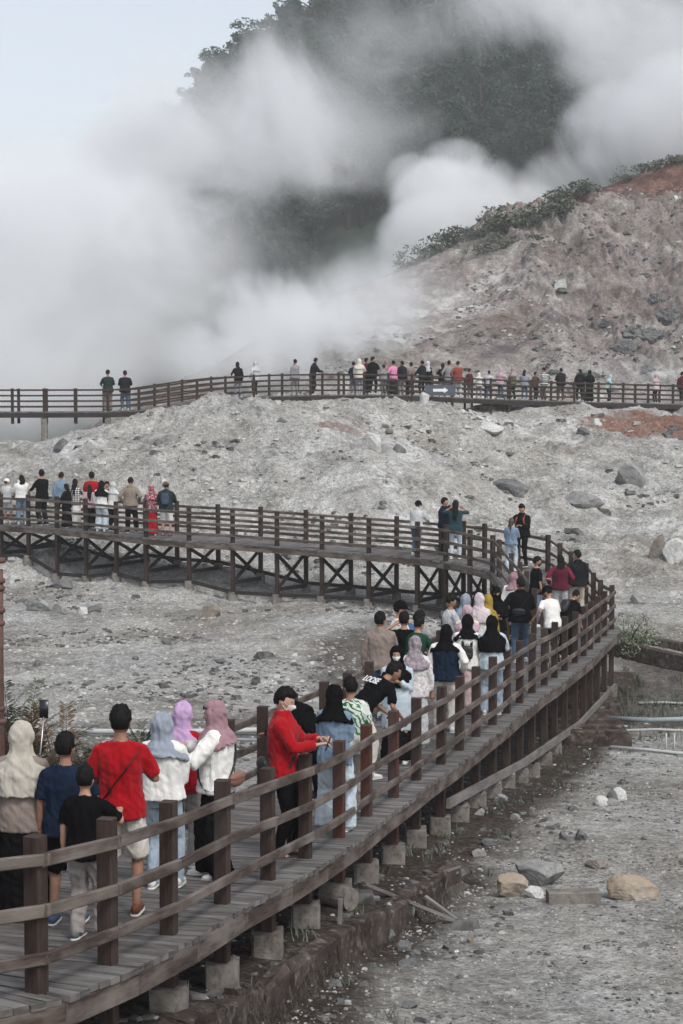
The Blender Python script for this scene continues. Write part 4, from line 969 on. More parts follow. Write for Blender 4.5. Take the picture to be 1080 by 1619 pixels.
p = person('woman in black headscarf with a white band across her back', 739, 972, -4, ('long', 'white'), (SK, 'pinkskirt'), ('hijab', 'black'), H=1.60, hair_len=.30, arms=('rail', 'chest'))
backpack(p, 'small black backpack on the woman with the white band', BLK, .10, .12, .05, .17)
p = person('woman in pale denim overalls with a long pointed black headscarf', 778, 973, -3, ('long', 'pale_denim'), (ST, 'light_denim'), ('hijab', 'black'), H=1.60, hair_len=.46, arms=('rail', 'rail'), shoes='white')
person('woman fully veiled in black near the bend', 785, 928, 165, ('long', 'black'), (SK, 'black'), ('niqab', 'black'), H=1.60, hair_len=.46, arms=('phone', 'cross'))
person('woman with a mauve head covering and white top behind the black jacket', 812, 905, -6, ('long', 'white'), (SK, 'charcoal'), ('hijab', 'mauve'), H=1.62, hair_len=.12)
p = person('man in a black jacket and dark jeans in the middle of the bend', 823, 914, -4, ('jacket', 'black'), (SL, 'mid_denim'), 'short', H=1.72, arms=('pocket', 'rail'), shoes='white', bulk=1.08, legs=((0, 0), (.02, .15)), sk=1)
crossbody(p, 'black bag worn across the back of the black jacket', side=-1, pouch_phi=-1.7, size=(.13, .04, .08), e=.05)
person('man in a black t-shirt and mask turned to the right, jeans', 848, 880, -72, ('tee', 'black'), (ST, 'denim'), 'short', H=1.70, hp=18, mask='black', arms=('phone', 'down'), legs=((0, .1), (0, -.1)))
person('woman with long black hair in a maroon and white jacket', 886, 878, -4, ('jacket', 'maroon', 'varsity_maroon'), (ST, 'lgrey'), 'long', H=1.65, arms=('pocket', 'pocket'))
person('man in a black hoodie and white mask at the outer rail', 913, 870, 6, ('hoodie', 'charcoal'), (ST, 'beige'), 'short', H=1.72, hy=40, mask='white', arms=('pocket', 'down'), bulk=1.05)
p = person('man in a white t-shirt and dark cap sitting against the railing', 874, 928, 30, ('tee', 'white'), (ST, 'black'), 'short', yf=1054, lean=16, hp=15, hy=20, cap='black', mask='black', arms=('hip', 'down'), legs=((0, .12), (0, -.02)), shoes='white')
p = person('person in black with a patterned sleeve bending beside the white t-shirt', 892, 942, -50, ('tee', 'black'), (ST, 'black'), 'short', yf=1040, lean=34, arms=('down', 'down'))
backpack(p, 'black backpack on the bending person in black', BLK, .12, .18, .07)
# bend
p = person('tall man in black with a camera bag above the bend', 825, 797, 150, ('jacket', 'black'), (SL, 'black'), 'short', yf=896, hp=22, arms=('phone', 'hip'), shoes='black', legs=((-.03, 0), (.05, .06)), bulk=1.08)
backpack(p, 'red backpack on the tall man in black', plain('bag_red', (.30, .07, .06), .8), .12, .19, .07)
person('woman in a light denim shirt with a brown ponytail and pale jeans', 808, 819, -18, ('long', 'denim'), (ST, 'pale_denim'), ('pony', 'brown'), yf=903, arms=('chest', 'phone'), hem=-.06)
# trestle, right end
person('man in a grey hoodie and dark cap leaning at the trestle railing', 658, 792, -30, ('hoodie', 'lgrey'), (SL, 'mid_denim'), 'short', t=.30, cap='black', lean=10, hp=8, arms=('rail', 'rail'), shoes='white', legs=((0, 0), (.0, -.15)))
p = person('man in a navy jacket holding up a phone', 702, 787, -70, ('jacket', 'navy'), (SL, 'black'), 'short', t=.62, arms=('up', 'up'), shoes='black')
phone(p, 'phone held up by the man in the navy jacket', 1)
person('woman with very long black hair, dark vest and pale jeans', 720, 791, -10, ('tee', 'teal'), (SL, 'pale_denim'), 'long', t=.45, arms=('up', 'up'), shoes='white')
# trestle, left end
G = lambda *a, **k_: person(*a, **k_)
G('woman in a white sun hat and pale top at the far left end', 11, 757, -20, ('long', 'lgrey'), (SH, 'white'), 'short', t=.40, cap='white', arms=('rail', 'rail'))
G('woman with black hair in a white sweater and denim shorts', 35, 751, 12, ('fleece', 'white'), (ST, 'denim'), 'long', t=.35, arms=('rail', 'rail'), shoes='white')
G('man all in black standing in profile at the left', 67, 740, 45, ('long', 'black'), (ST, 'charcoal'), 'short', t=.50, arms=('rail', 'rail'), shoes='black', bulk=1.1)
G('man in a washed denim jacket half hidden by the plaid shirt', 98, 747, 20, ('jacket', 'denim'), (SL, 'black'), 'short', t=.62, shoes='black')
G('woman with long black hair and black dress by the trestle post', 106, 765, 60, ('long', 'black'), (SK, 'black'), 'long', t=.30, shoes='black')
G('woman in a black and white plaid shirt and white skirt', 119, 757, -16, ('long', 'plaidbw'), (SK, 'white'), 'long', t=.55)
G('man in a red t-shirt among the group on the trestle', 146, 746, 12, ('tee', 'red'), (ST, 'charcoal'), 'short', t=.80, sk=1)
G('woman in a mauve pink top and black trousers on the trestle', 142, 766, 8, ('tee', 'palepink'), (WI, 'black'), 'long', t=.42)
G('woman in a white jacket, pale jeans and long black headscarf', 161, 760, -12, ('long', 'white'), (WI, 'pale_denim'), ('hijab', 'black'), t=.25, hair_len=.38, shoes='white')
G('dark haired face showing between two white jackets', 170, 761, 170, ('long', 'charcoal'), (SL, 'black'), 'short', t=.65)
G('woman in a white top with a grey headscarf on the trestle', 179, 762, -30, ('long', 'white'), (SL, 'black'), ('hijab', 'lgrey'), t=.42, hair_len=.2, shoes='black')
G('man in a khaki hooded jacket and dark trousers', 207, 755, -6, ('hoodie', 'khaki'), (ST, 'black'), 'short', t=.40, arms=('pocket', 'pocket'), shoes='black', legs=((0, 0), (.04, .2)))
G('woman in a red floral headscarf and long red skirt', 240, 767, 4, ('long', 'floral_red'), (SK, 'red'), ('hijab', 'floral_red'), t=.35, hair_len=.36, arms=('rail', 'rail'), bulk=1.05)
p = G('man in a dark green jacket, cap and white shorts', 263, 762, -4, ('jacket', 'dgreen'), (SH, 'white'), 'short', t=.42, cap='brown', arms=('rail', 'rail'), shoes='sandal', bulk=1.1)
backpack(p, 'dark blue backpack on the man in the green jacket', plain('bag_blue', (.03, .05, .09), .8), .13, .19, .08)
# far boardwalk
D = lambda lab, px, py, rz, top, bot, head, t=.5, **k_: person(lab, px, py, rz, top, bot, head, t=t, far=True, **k_)
D('man in a black top and beige trousers, leftmost on the far boardwalk', 171, 582, 60, ('long', 'dgreen'), (ST, 'taupe'), 'short', arms=('rail', 'rail'), shoes='black')
D('person in a patterned dark top and jeans, second from the left far off', 198, 586, 50, ('long', 'charcoal'), (ST, 'mid_denim'), 'short')
D('person in a black top facing left in thin steam', 377, 572, 50, ('long', 'black'), (SL, 'grey'), 'long', lean=8, arms=('rail', 'down'))
D('person in pale clothes and light hat in thin steam', 404, 571, 0, ('long', 'lgrey'), (SL, 'charcoal'), ('hijab', 'lgrey'))
D('pale grey figure almost lost in the steam', 467, 568, -10, ('long', 'grey'), (ST, 'grey'), 'short')
D('man in a dark jacket leaning on the far railing', 494, 566, -60, ('jacket', 'charcoal'), (ST, 'charcoal'), 'short', lean=12, arms=('rail', 'rail'))
D('woman in a cream headscarf and cream top far away', 568, 567, 0, ('long', 'cream'), (ST, 'bluegrey'), ('hijab', 'cream'))
D('person in a red jacket behind a black one, far away', 579, 566, -10, ('jacket', 'maroon'), (ST, 'black'), 'short', t=.7)
D('man in a black jacket beside the red one, far away', 589, 564, -20, ('jacket', 'black'), (SL, 'black'), 'short', t=.3, bulk=1.1)
D('child in pale grey next to the pink dresses', 607, 577, 0, ('long', 'grey'), (ST, 'grey'), 'short', t=.3)
D('woman in a dusky pink top, left of the bright pink dress', 611, 570, 20, ('long', 'mauve'), (SL, 'navy'), ('hijab', 'mauve'), t=.7)
D('woman in a bright pink dress with black hair', 622, 570, 0, ('long', 'pink'), (SK, 'charcoal'), 'short', t=.4)
D('man in a dark blue grey jacket right of the pink dress', 636, 571, 0, ('jacket', 'charcoal'), (ST, 'grey'), 'short', t=.35, bulk=1.15)
D('person in dark clothes left of the arrow sign', 668, 570, 10, ('jacket', 'charcoal'), (SL, 'black'), 'short', t=.35)
D('person in black with pale headscarf left of the arrow sign', 676, 571, -20, ('long', 'black'), (SL, 'black'), ('hijab', 'lgrey'), t=.6)
D('dark haired visitor close behind the man in the blue grey jacket', 650, 573, 20, ('long', 'taupe'), (ST, 'charcoal'), 'short', t=.75)
D('small figure in navy squeezed beside the cream headscarf', 559, 572, 0, ('long', 'navy'), (ST, 'grey'), 'short', t=.8)
D('visitor in a pale shirt between the white headscarf and the pink top', 773, 586, 20, ('tee', 'lgrey'), (ST, 'mid_denim'), 'short', t=.8)
D('visitor in a brown jacket left of the striped top', 846, 588, -20, ('jacket', 'brown'), (SL, 'black'), 'short', t=.8)
D('visitor in a black top left of the rust coloured one', 700, 574, 0, ('tee', 'black'), (ST, 'grey'), 'long', t=.85)
D('greyish figure just right of the arrow sign', 710, 567, 0, ('long', 'grey'), (ST, 'grey'), 'short', t=.7)
D('man in a rust coloured top right of the arrow sign', 724, 571, 20, ('long', 'redbrown'), (ST, 'lgrey'), 'short', t=.5)
D('person in a maroon top and grey trousers far away', 742, 583, 0, ('long', 'maroon'), (ST, 'grey'), 'short', t=.3)
D('woman in a white headscarf and pale blue trousers', 757, 589, -20, ('long', 'white'), (ST, 'bluegrey'), ('hijab', 'white'), t=.3)
D('woman in a loose pink top leaning on the far railing', 790, 582, 0, ('long', 'palepink'), (SL, 'mid_denim'), ('hijab', 'palepink'), t=.4, bulk=1.2, lean=8)
D('person in olive clothes with a lilac headscarf', 811, 580, 10, ('long', 'olive'), (ST, 'charcoal'), ('hijab', 'greyrose'), t=.4, legs=((-.1, 0), (.1, 0)))
D('woman with black hair, white top and jeans far away', 829, 585, -30, ('long', 'bluegrey'), (SL, 'mid_denim'), 'long', t=.35)
D('person in a striped top with dark trousers', 860, 581, 30, ('long', 'stripebw'), (ST, 'brown'), 'short', t=.4, arms=('hip', 'hip'))
D('man in a dark jacket and brown trousers standing alone', 887, 582, 0, ('jacket', 'charcoal'), (ST, 'brown'), 'short', t=.35)
D('man all in black, left of a close pair', 917, 584, -20, ('jacket', 'black'), (SL, 'black'), 'short', t=.35, bulk=1.1)
D('woman all in black, right of a close pair', 932, 585, 20, ('long', 'black'), (SK, 'black'), ('hijab', 'black'), t=.5)
D('person in a pale teal top bending over the far railing', 960, 592, -60, ('long', 'aqua'), (ST, 'charcoal'), ('hijab', 'aqua'), t=.4, lean=15)
D('woman in a pale pink headscarf and black trousers', 1037, 591, 10, ('long', 'pinkgrey'), (SL, 'black'), ('hijab', 'palepink'), t=.4)
D('person in dark red and black at the right edge', 1078, 588, 0, ('jacket', 'maroon'), (SL, 'black'), 'short', t=.4)
run_jobs()
#@@STAGE5
# ---------------------------------------------------------------- rocks and small things on the ground
def ground_hit(px, py, y0=11.0, y1=190.0):
    ys_ = np.arange(y0, y1, .25); d = ray(px, py); t = ys_/d.y
    z = CZ+d.z*t; g = tz_raw(d.x*t, ys_); i = np.argmax(g >= z) if np.any(g >= z) else len(ys_)-1
    return Vector((float(d.x*t[i]), float(ys_[i]), float(g[i])))
def rock_mesh(w, h, dp, seed, n=16, facet=.5, rough=.10):
    v, f = CS[n]; r = np.random.default_rng(seed); v = v.copy(); u_ = v.copy()
    for _ in range(13):
        nrm = r.normal(size=3); nrm /= np.linalg.norm(nrm); c = r.uniform(.42, .80)
        dd = v @ nrm; v = v - np.clip(dd-c, 0, None)[:, None]*nrm*min(1, facet*1.35)
    v = v + u_*(rough*(pn(u_[:, 0]*3+seed, u_[:, 1]*3, u_[:, 2]*3)+.5*pn(u_[:, 0]*8, u_[:, 1]*8+seed, u_[:, 2]*8)))[:, None]
    mb = MB(); v = v*np.array((w/2, dp/2, h/2)); mb.add([tuple(p) for p in v], f); return mb
def rock(px, py, wpx, hpx, mat, label, name='rock', seed=1, sink=.5, rz=0, facet=.7, group=None, rough=.055, dpf=.8):
    p = ground_hit(px, py); s = F/p.y; w_, h_ = wpx/s, hpx/s
    mb = rock_mesh(w_*1.15, h_*(1+sink)*1.05, w_*dpf, seed, facet=facet, rough=rough); o = mb.build(name, MAT[mat], None, False)
    o.location = p+Vector((0, w_*dpf*.3, h_*(.5-sink*.5))); o.rotation_euler = (0, 0, R_(rz)); tag(o, label, 'rock', group); return o
# gravel foreground
rock(1006, 1424, 84, 42, 'rock_ochre', 'flat faced ochre yellow rock alone on the gravel at the right', seed=3, facet=.8)
rock(806, 1426, 66, 36, 'rock_ochre', 'pale rock with ochre side and white edge left of the boulder', seed=5, rz=20)
rock(852, 1408, 78, 52, 'rock_grey', 'largest grey boulder in the gravel foreground', seed=8, facet=.7)
rock(843, 1423, 34, 18, 'rock_white', 'small white chip of rock between boulder and block', seed=9)
rock(945, 1383, 36, 16, 'rock_tan', 'low tan rock above the ochre one', seed=10)
rock(868, 1398, 30, 38, 'rock_dark', 'dark upright rock behind the grey boulder', seed=12, rz=30)
rock(952, 1278, 22, 16, 'rock_white', 'pale round stone at the left of the stone cluster', seed=14, facet=.2)
rock(969, 1272, 18, 22, 'rock_dark', 'dark striped stone in the middle of the stone cluster', seed=15, facet=.2)
rock(980, 1266, 26, 22, 'rock_white', 'pale stone on the right of the stone cluster', seed=16, facet=.2)
rock(968, 1276, 26, 10, 'rock_grey', 'low grey stone in front of the stone cluster', seed=17, facet=.2)
for i, (x, y, a, b_, m_) in enumerate([(893, 1335, 18, 14, 'rock_dark'), (918, 1330, 26, 20, 'rock_dark'), (905, 1338, 10, 8, 'rock_grey'), (868, 1352, 20, 10, 'rock_dark'), (640, 1512, 26, 15, 'rock_dark'), (655, 1515, 20, 13, 'rock_dark'), (615, 1500, 24, 16, 'rock_dark'), (648, 1535, 36, 14, 'rock_dark'),
        (590, 1535, 22, 14, 'rock_dark'), (650, 1470, 20, 18, 'rock_grey'), (868, 1515, 18, 12, 'rock_grey'), (745, 1498, 16, 12, 'rock_tan'), (530, 1570, 24, 18, 'rock_dark'), (645, 1595, 30, 10, 'rock_dark'), (760, 1290, 22, 12, 'rock_grey'), (790, 1270, 24, 14, 'rock_grey'), (730, 1300, 24, 14, 'rock_tan'), (775, 1340, 30, 12, 'rock_dark'), (755, 1360, 26, 14, 'rock_grey'), (720, 1395, 24, 10, 'rock_tan'),
        (800, 1330, 20, 8, 'rock_dark'), (815, 1300, 18, 9, 'rock_grey'), (840, 1285, 16, 8, 'rock_dark'), (880, 1310, 14, 8, 'rock_dark'), (1020, 1330, 12, 7, 'rock_dark'), (985, 1480, 12, 7, 'rock_dark')]):
    rock(x, y, a, b_, m_, 'small loose stone lying on the gravel by the boardwalk', seed=30+i, group='small loose stones beside the boardwalk')
# basin and hill
rock(62, 970, 50, 22, 'rock_grey', 'flat blue grey rock left in the basin', seed=50); rock(94, 972, 28, 16, 'rock_grey', 'small grey rock right of the flat one in the basin', seed=51)
rock(130, 972, 24, 16, 'rock_white', 'white stone among the dark basin rocks', seed=52); rock(148, 968, 30, 14, 'rock_dark', 'dark rock at the right end of the basin rocks', seed=53); rock(100, 935, 44, 16, 'rock_dark', 'dark broken rock just below the trestle footings', seed=54)
rock(336, 978, 34, 30, 'rock_tan', 'brownish standing rock in the middle of the basin', seed=55); rock(59, 1058, 12, 12, 'rock_dark', 'lone dark stone near the bush', seed=56)
rock(262, 1020, 18, 12, 'rock_dark', 'dark stone in the middle of the basin', seed=57); rock(213, 1045, 14, 9, 'rock_dark', 'dark stone left of the basin centre', seed=58); rock(350, 1052, 16, 9, 'rock_dark', 'dark stone on the right of the basin', seed=59)
rock(586, 712, 44, 30, 'rock_white', 'white crusted boulder high on the middle slope', seed=60); rock(630, 718, 22, 14, 'rock_dark', 'bluish dark rock right of the white boulder', seed=61)
rock(803, 782, 60, 30, 'rock_dark', 'dark grey boulder in the middle of the slope', seed=62, facet=.7)
rock(1001, 768, 64, 38, 'rock_grey', 'dark topped ledge of rock at the right of the slope', seed=63); rock(920, 806, 84, 28, 'rock_grey', 'long dark ledge left of the round boulders', seed=64, facet=.8)
rock(1042, 884, 34, 38, 'rock_tan', 'round boulder with ochre stains at the right', seed=65); rock(1070, 892, 40, 38, 'rock_white', 'pale round boulder at the right edge of the slope', seed=66)
rock(1008, 956, 32, 18, 'rock_grey', 'square grey stone above the dark beams', seed=67, facet=.8); rock(943, 676, 20, 12, 'rock_white', 'small pure white rock below the red soil', seed=68); rock(925, 694, 30, 16, 'rock_dark', 'dark rock with a white top left of the red soil', seed=69)
rock(99, 710, 34, 18, 'rock_dark', 'dark flat rock below the far pillars', seed=70); rock(250, 706, 18, 12, 'rock_dark', 'dark stone below the far boardwalk', seed=71); rock(445, 670, 22, 10, 'rock_dark', 'greenish dark rock near the crest', seed=72)
rock(889, 462, 24, 24, 'rock_white', 'white square boulder lying alone on the far slope', seed=73, facet=.8)
rock(672, 640, 18, 20, 'rock_white', 'white block beneath the far boardwalk sign', seed=74); rock(770, 684, 60, 16, 'rock_white', 'broad white crusted outcrop near the crest', seed=75)
rock(1070, 322, 16, 10, 'rock_white', 'pale stone near the top right ridge', seed=76)
for i, (x, y, w_, h_) in enumerate([(1060, 510, 50, 26), (1020, 540, 60, 24), (985, 560, 40, 22), (1040, 480, 30, 16), (960, 520, 26, 12), (930, 600, 34, 14), (1025, 590, 22, 14), (850, 560, 24, 10), (1022, 440, 24, 8), (860, 500, 18, 8)]):
    rock(x, y, w_, h_, 'rock_dark', 'dark jagged outcrop on the far slope', seed=90+i, facet=.9, rough=.2, group='dark outcrops on the far slope', dpf=.6)
# concrete lumps and boards
p = ground_hit(905, 1430); mb = MB(); mb.bar(p+Vector((-.3, -.02, .06)), p+Vector((.32, .03, .06)), .2, .17, bev=.015); tag(mb.build('concrete_block', MAT['concrete']), 'long mossy concrete block lying right of the boulders', 'concrete block')
p = ground_hit(548, 1440); mb = MB(); mb.tube([p+Vector((-.22, .25, .12)), p+Vector((.05, 0, .12))], .12, 16); tag(mb.build('concrete_cylinder', MAT['concrete'], None, False), 'broken concrete cylinder under the near boardwalk', 'concrete piece')
p = ground_hit(537, 1462); mb = MB(); mb.bar(p+Vector((0, 0, -.05)), p+Vector((.01, 0, .26)), .035, .045); tag(mb.build('wooden_stake', MAT['board']), 'short upright wooden stake in front of the concrete cylinder', 'stake')
for i, (a, b_, lab) in enumerate([((575, 1424), (716, 1459), 'long weathered plank lying across the kerb'), ((672, 1440), (722, 1463), 'thin dark plank beside the long one'), ((470, 1425), (600, 1430), 'plank lying in the shade under the boardwalk'), ((700, 1385), (722, 1376), 'pale broken board near the kerb end')]):
    p, q_ = ground_hit(*a), ground_hit(*b_); up = Vector((0, 0, .16 if i < 2 else .05)); mb = MB(); mb.bar(p+up, q_+Vector((0, 0, .04)), .10 if i != 1 else .05, .03); tag(mb.build('plank', MAT['board']), lab, 'plank')
# pipes
PIPE = plain('pipe_white', (.42, .43, .42), .5, .4, var=.1, scale=3); PIPEG = plain('pipe_grey', (.24, .28, .30), .5, .4)
def pipe(pts, r, mat, label, up=.12):
    q = []
    for (x, y) in pts:
        g = ground_hit(x, y+5, 25, 60); q.append(g+Vector((0, 0, up)))
    mb = MB(); mb.tube(q, r, 8); o = mb.build('pipe', mat, None, True); tag(o, label, 'pipe'); return q
pipe([(70, 1162), (240, 1163), (420, 1162), (640, 1166)], .05, PIPE, 'long white pipe crossing the ground behind the foreground visitors', .10)
pipe([(180, 1174), (300, 1172), (430, 1176)], .03, PIPEG, 'thin grey pipe just below the long white pipe', .10)
q1 = pipe([(962, 1151), (1030, 1152), (1150, 1156)], .055, PIPEG, 'thick grey blue pipe at the right edge', .24)
pipe([(968, 1162), (1040, 1160), (1150, 1166)], .03, PIPE, 'thin cream pipe under the grey blue one', .14)
pipe([(965, 1181), (1020, 1186), (1150, 1200)], .035, PIPE, 'white pipe on the gravel edge at the right', .05)
pipe([(1010, 1112), (1050, 1112), (1150, 1115)], .03, PIPE, 'white pipe piece behind the scrub at the right', .05)
for x in (1053, 1066):
    g = ground_hit(x, 1188, 25, 60); mb = MB(); mb.tube([g-Vector((0, 0, .1)), g+Vector((0, 0, .34))], .018, 6); tag(mb.build('pipe_stand', PIPE, None, True), 'slim upright stand holding the grey blue pipe, %s' % ('left one' if x == 1053 else 'right one'), 'stand')
# old foundation and low walls right of the bend
fd_ = empty('foundation'); tag(fd_, 'row of mossy concrete cross beams beside the bend', 'foundation')
q0, q1_ = ground_hit(985, 1182, 25, 60), ground_hit(955, 1112, 25, 60)
for i in range(6):
    a = lerp(q0, q1_, i/5); g = tz(a.x, a.y); mb = MB(); mb.bar((a.x-1.35, a.y, g+.17), (a.x+.05, a.y, g+.17), .22, .34, bev=.02); mb.build('cross_beam', MAT['kerb'], fd_)
mb = MB(); sbp = []
for i in range(6):
    a = lerp(q0, q1_, i/5); sbp.append(Vector((a.x+.1, a.y, min(tz(a.x+.1, a.y), q0.z+.25)+.08)))
for a, b_ in zip(sbp[:-1], sbp[1:]): mb.bar(a, b_, .15, .30, bev=.02)
mb.build('side_beam', MAT['kerb'], fd_)
for (a, b_, h_, lab) in (((965, 1037), (1150, 1078), .42, 'thick low dark wall right of the bend'), ((975, 1008), (1150, 1042), .22, 'thin low dark wall behind the thick one')):
    p, q_ = ground_hit(*a, 30, 70), ground_hit(*b_, 30, 70); mb = MB(); n = 7
    for k in range(n):
        u0, u1 = lerp(p, q_, k/n), lerp(p, q_, (k+.98)/n); mb.bar(u0+Vector((0, 0, h_*.4)), u1+Vector((0, 0, h_*.4)), .25, h_, bev=.02)
    tag(mb.build('low_wall', MAT['kerb']), lab, 'low wall')
# ornamental pole at the left edge
RUST = plain('rust_pole', (.10, .055, .045), .7, .3, var=.3, scale=5)
pl = empty('lamp_post'); tag(pl, 'rusty brown ornamental iron post cut by the left edge', 'post')
base = W(0, 1330, 24.0); mb = MB(); mb.tube([base+Vector((0, 0, -1.3)), base+Vector((0, 0, 2.4)), W(-1, 900, 24)], [.085, .075, .05], 12); mb.build('shaft', RUST, pl, True)
for y_, r_ in ((1140, .10), (1120, .085), (985, .075), (965, .08), (930, .075), (918, .08), (886, .085)):
    c_ = W(-1, y_, 24); mb = MB(); mb.tube([c_-Vector((0, 0, .035)), c_-Vector((0, 0, .015)), c_+Vector((0, 0, .015)), c_+Vector((0, 0, .035))], [r_*.8, r_, r_, r_*.8], 12); mb.build('ring', RUST, pl, True)
# arrow sign on the far boardwalk
sg_ = empty('arrow_sign'); tag(sg_, 'dark board with a white arrow pointing right on the far boardwalk', 'sign')
c_ = W(696, 617, 91.6); mb = MB(); mb.bar(c_+Vector((-.75, 0, 0)), c_+Vector((.75, 0, 0)), .04, .52); mb.build('board', plain('sign_dark', (.07, .08, .10), .6), sg_)
mb = MB(); y_ = -.03
mb.add([c_+Vector(v) for v in ((-.35, y_, -.07), (.18, y_, -.07), (.18, y_, -.14), (.40, y_, 0), (.18, y_, .14), (.18, y_, .07), (-.35, y_, .07))], [(0, 1, 5, 6), (2, 3, 4), (1, 2, 4, 5)]); mb.build('arrow', plain('sign_white', (.7, .7, .7), .6), sg_)
# ---------------------------------------------------------------- scattered stones (nobody could count these)
def scatter(name, n, xf, size, mat, filt=None, seed=5, flat=.6):
    r = np.random.default_rng(seed); X, Y = xf(r, n)
    if filt is not None: k_ = filt(X, Y); X, Y = X[k_], Y[k_]
    Z = tz_raw(X, Y); n = len(X); S = size(r, n, Y)
    b0, q = CS[3] if False else (None, None)
    v = np.array([(-1, -1, -.7), (1, -1, -.7), (1, 1, -.7), (-1, 1, -.7), (-.7, -.6, .7), (.6, -.7, .6), (.7, .6, .75), (-.6, .7, .6)], float); fq = np.array([(0, 3, 2, 1), (4, 5, 6, 7), (0, 1, 5, 4), (1, 2, 6, 5), (2, 3, 7, 6), (3, 0, 4, 7)])
    a = r.uniform(0, 6.28, n); jit = r.uniform(.65, 1.3, (n, 8, 3)); P = v[None]*jit*S[:, None, None]*.5; P[:, :, 2] *= flat; P[:, :, 0] *= r.uniform(.7, 1.5, n)[:, None]
    x = P[:, :, 0]*np.cos(a)[:, None]-P[:, :, 1]*np.sin(a)[:, None]; y = P[:, :, 0]*np.sin(a)[:, None]+P[:, :, 1]*np.cos(a)[:, None]
    P = np.stack([x+X[:, None], y+Y[:, None], P[:, :, 2]+Z[:, None]+S[:, None]*.10], -1).reshape(-1, 3)
    Qd = (fq[None]+8*np.arange(n)[:, None, None]).reshape(-1, 4)
    o = np_mesh(name, P, Qd, mat, None, False); tag(o, kind='stuff'); return o
def stone_mat(name, lo, hi, sc):
    m, nt, b = new_mat(name, .95, .1); pos = nt.nodes.new('ShaderNodeNewGeometry').outputs['Position']
    n = nt.nodes.new('ShaderNodeTexWhiteNoise'); n2 = nz(nt, sc, 3, .6, pos); r = ramp(nt, [(.35, lo), (.65, hi)]); nt.links.new(n2.outputs[0], r.inputs[0]); nt.links.new(r.outputs[0], b.inputs['Base Color']); return m
GRAV = stone_mat('gravel_stones', (.14, .137, .13), (.42, .415, .40), 9.0); DRK = stone_mat('dark_rubble', (.04, .04, .04), (.15, .148, .142), 4.0); PAL = stone_mat('pale_rubble', (.22, .217, .205), (.48, .475, .46), 2.0)
r9_ = lambda X: np.random.default_rng(3).normal(size=len(X))*.12
fan = lambda y0, y1, p=1.0, ua=-.21, ub=.21: (lambda r, n: (lambda Y: ((r.uniform(ua, ub, n)*(Y+2)), Y))(y0+(y1-y0)*r.random(n)**p))
offw = lambda X, Y: (X > np.interp(Y, _ry, _rx)+.5)
scatter('gravel', 16000, fan(13.5, 42, 1.0, -.06, .21), lambda r, n, Y: np.exp(r.normal(-3.95, .42, n)), GRAV, lambda X, Y: (X > np.where(Y < 23, kerb_x(Y)+.1, np.interp(Y, _ry, _rx)+.8)) & (fbm(X, Y, .8, 4, 61., False, .7)+r9_(X) > -.12), 5)
scatter('gravel', 5500, fan(13.5, 38, 1.0, -.06, .2), lambda r, n, Y: np.exp(r.normal(-3.7, .45, n)), DRK, lambda X, Y: (X > np.where(Y < 23, kerb_x(Y), np.interp(Y, _ry, _rx)+.6)) & (fbm(X, Y, .5, 3, 31.) > -.05), 6)
scatter('rubble', 5200, fan(13, 46, 1.0, -.2, .2), lambda r, n, Y: np.exp(r.normal(-3.0, .5, n)), DRK, lambda X, Y: (np.abs(X-np.interp(Y, _ry, _rx)-.4) < 1.3+.6*fbm(X, Y, .7, 2, 33.)) & (fbm(X, Y, .9, 2, 35.) > -.2), 7)
scatter('rubble', 1500, fan(13, 46, 1.0, -.2, .2), lambda r, n, Y: np.exp(r.normal(-3.5, .4, n)), PAL, lambda X, Y: np.abs(X-np.interp(Y, _ry, _rx)-.5) < 1.2, 17)
scatter('rubble', 9000, fan(30, 60, 1.0), lambda r, n, Y: np.exp(r.normal(-2.75, .5, n)), DRK, lambda X, Y: (X < np.interp(Y, _ry, _rx)-2) & (fbm(X, Y, .16, 4, 37., False, .7) > .10), 8)
scatter('rubble', 9000, fan(30, 62, 1.0), lambda r, n, Y: np.exp(r.normal(-3.1, .45, n)), PAL, lambda X, Y: (X < np.interp(Y, _ry, _rx)-1.8) | (Y > 47), 9)
scatter('rubble', 11000, fan(60, 104, 1.0), lambda r, n, Y: np.exp(r.normal(-2.5, .5, n)), PAL, lambda X, Y: fbm(X, Y, .12, 4, 41.) > -.08, 10)
scatter('rubble', 7000, fan(60, 104, 1.0), lambda r, n, Y: np.exp(r.normal(-2.1, .55, n)), DRK, lambda X, Y: fbm(X, Y, .14, 4, 43., False, .7) > .12, 11)
scatter('rubble', 5000, fan(104, 165, 1.0, -.02, .2), lambda r, n, Y: np.exp(r.normal(-1.9, .5, n)), DRK, lambda X, Y: fbm(X, Y, .10, 4, 45., False, .7) > .02, 12)
scatter('rubble', 2500, fan(104, 165, 1.0, -.02, .2), lambda r, n, Y: np.exp(r.normal(-2.0, .45, n)), PAL, lambda X, Y: fbm(X, Y, .08, 4, 47.) > .0, 13)
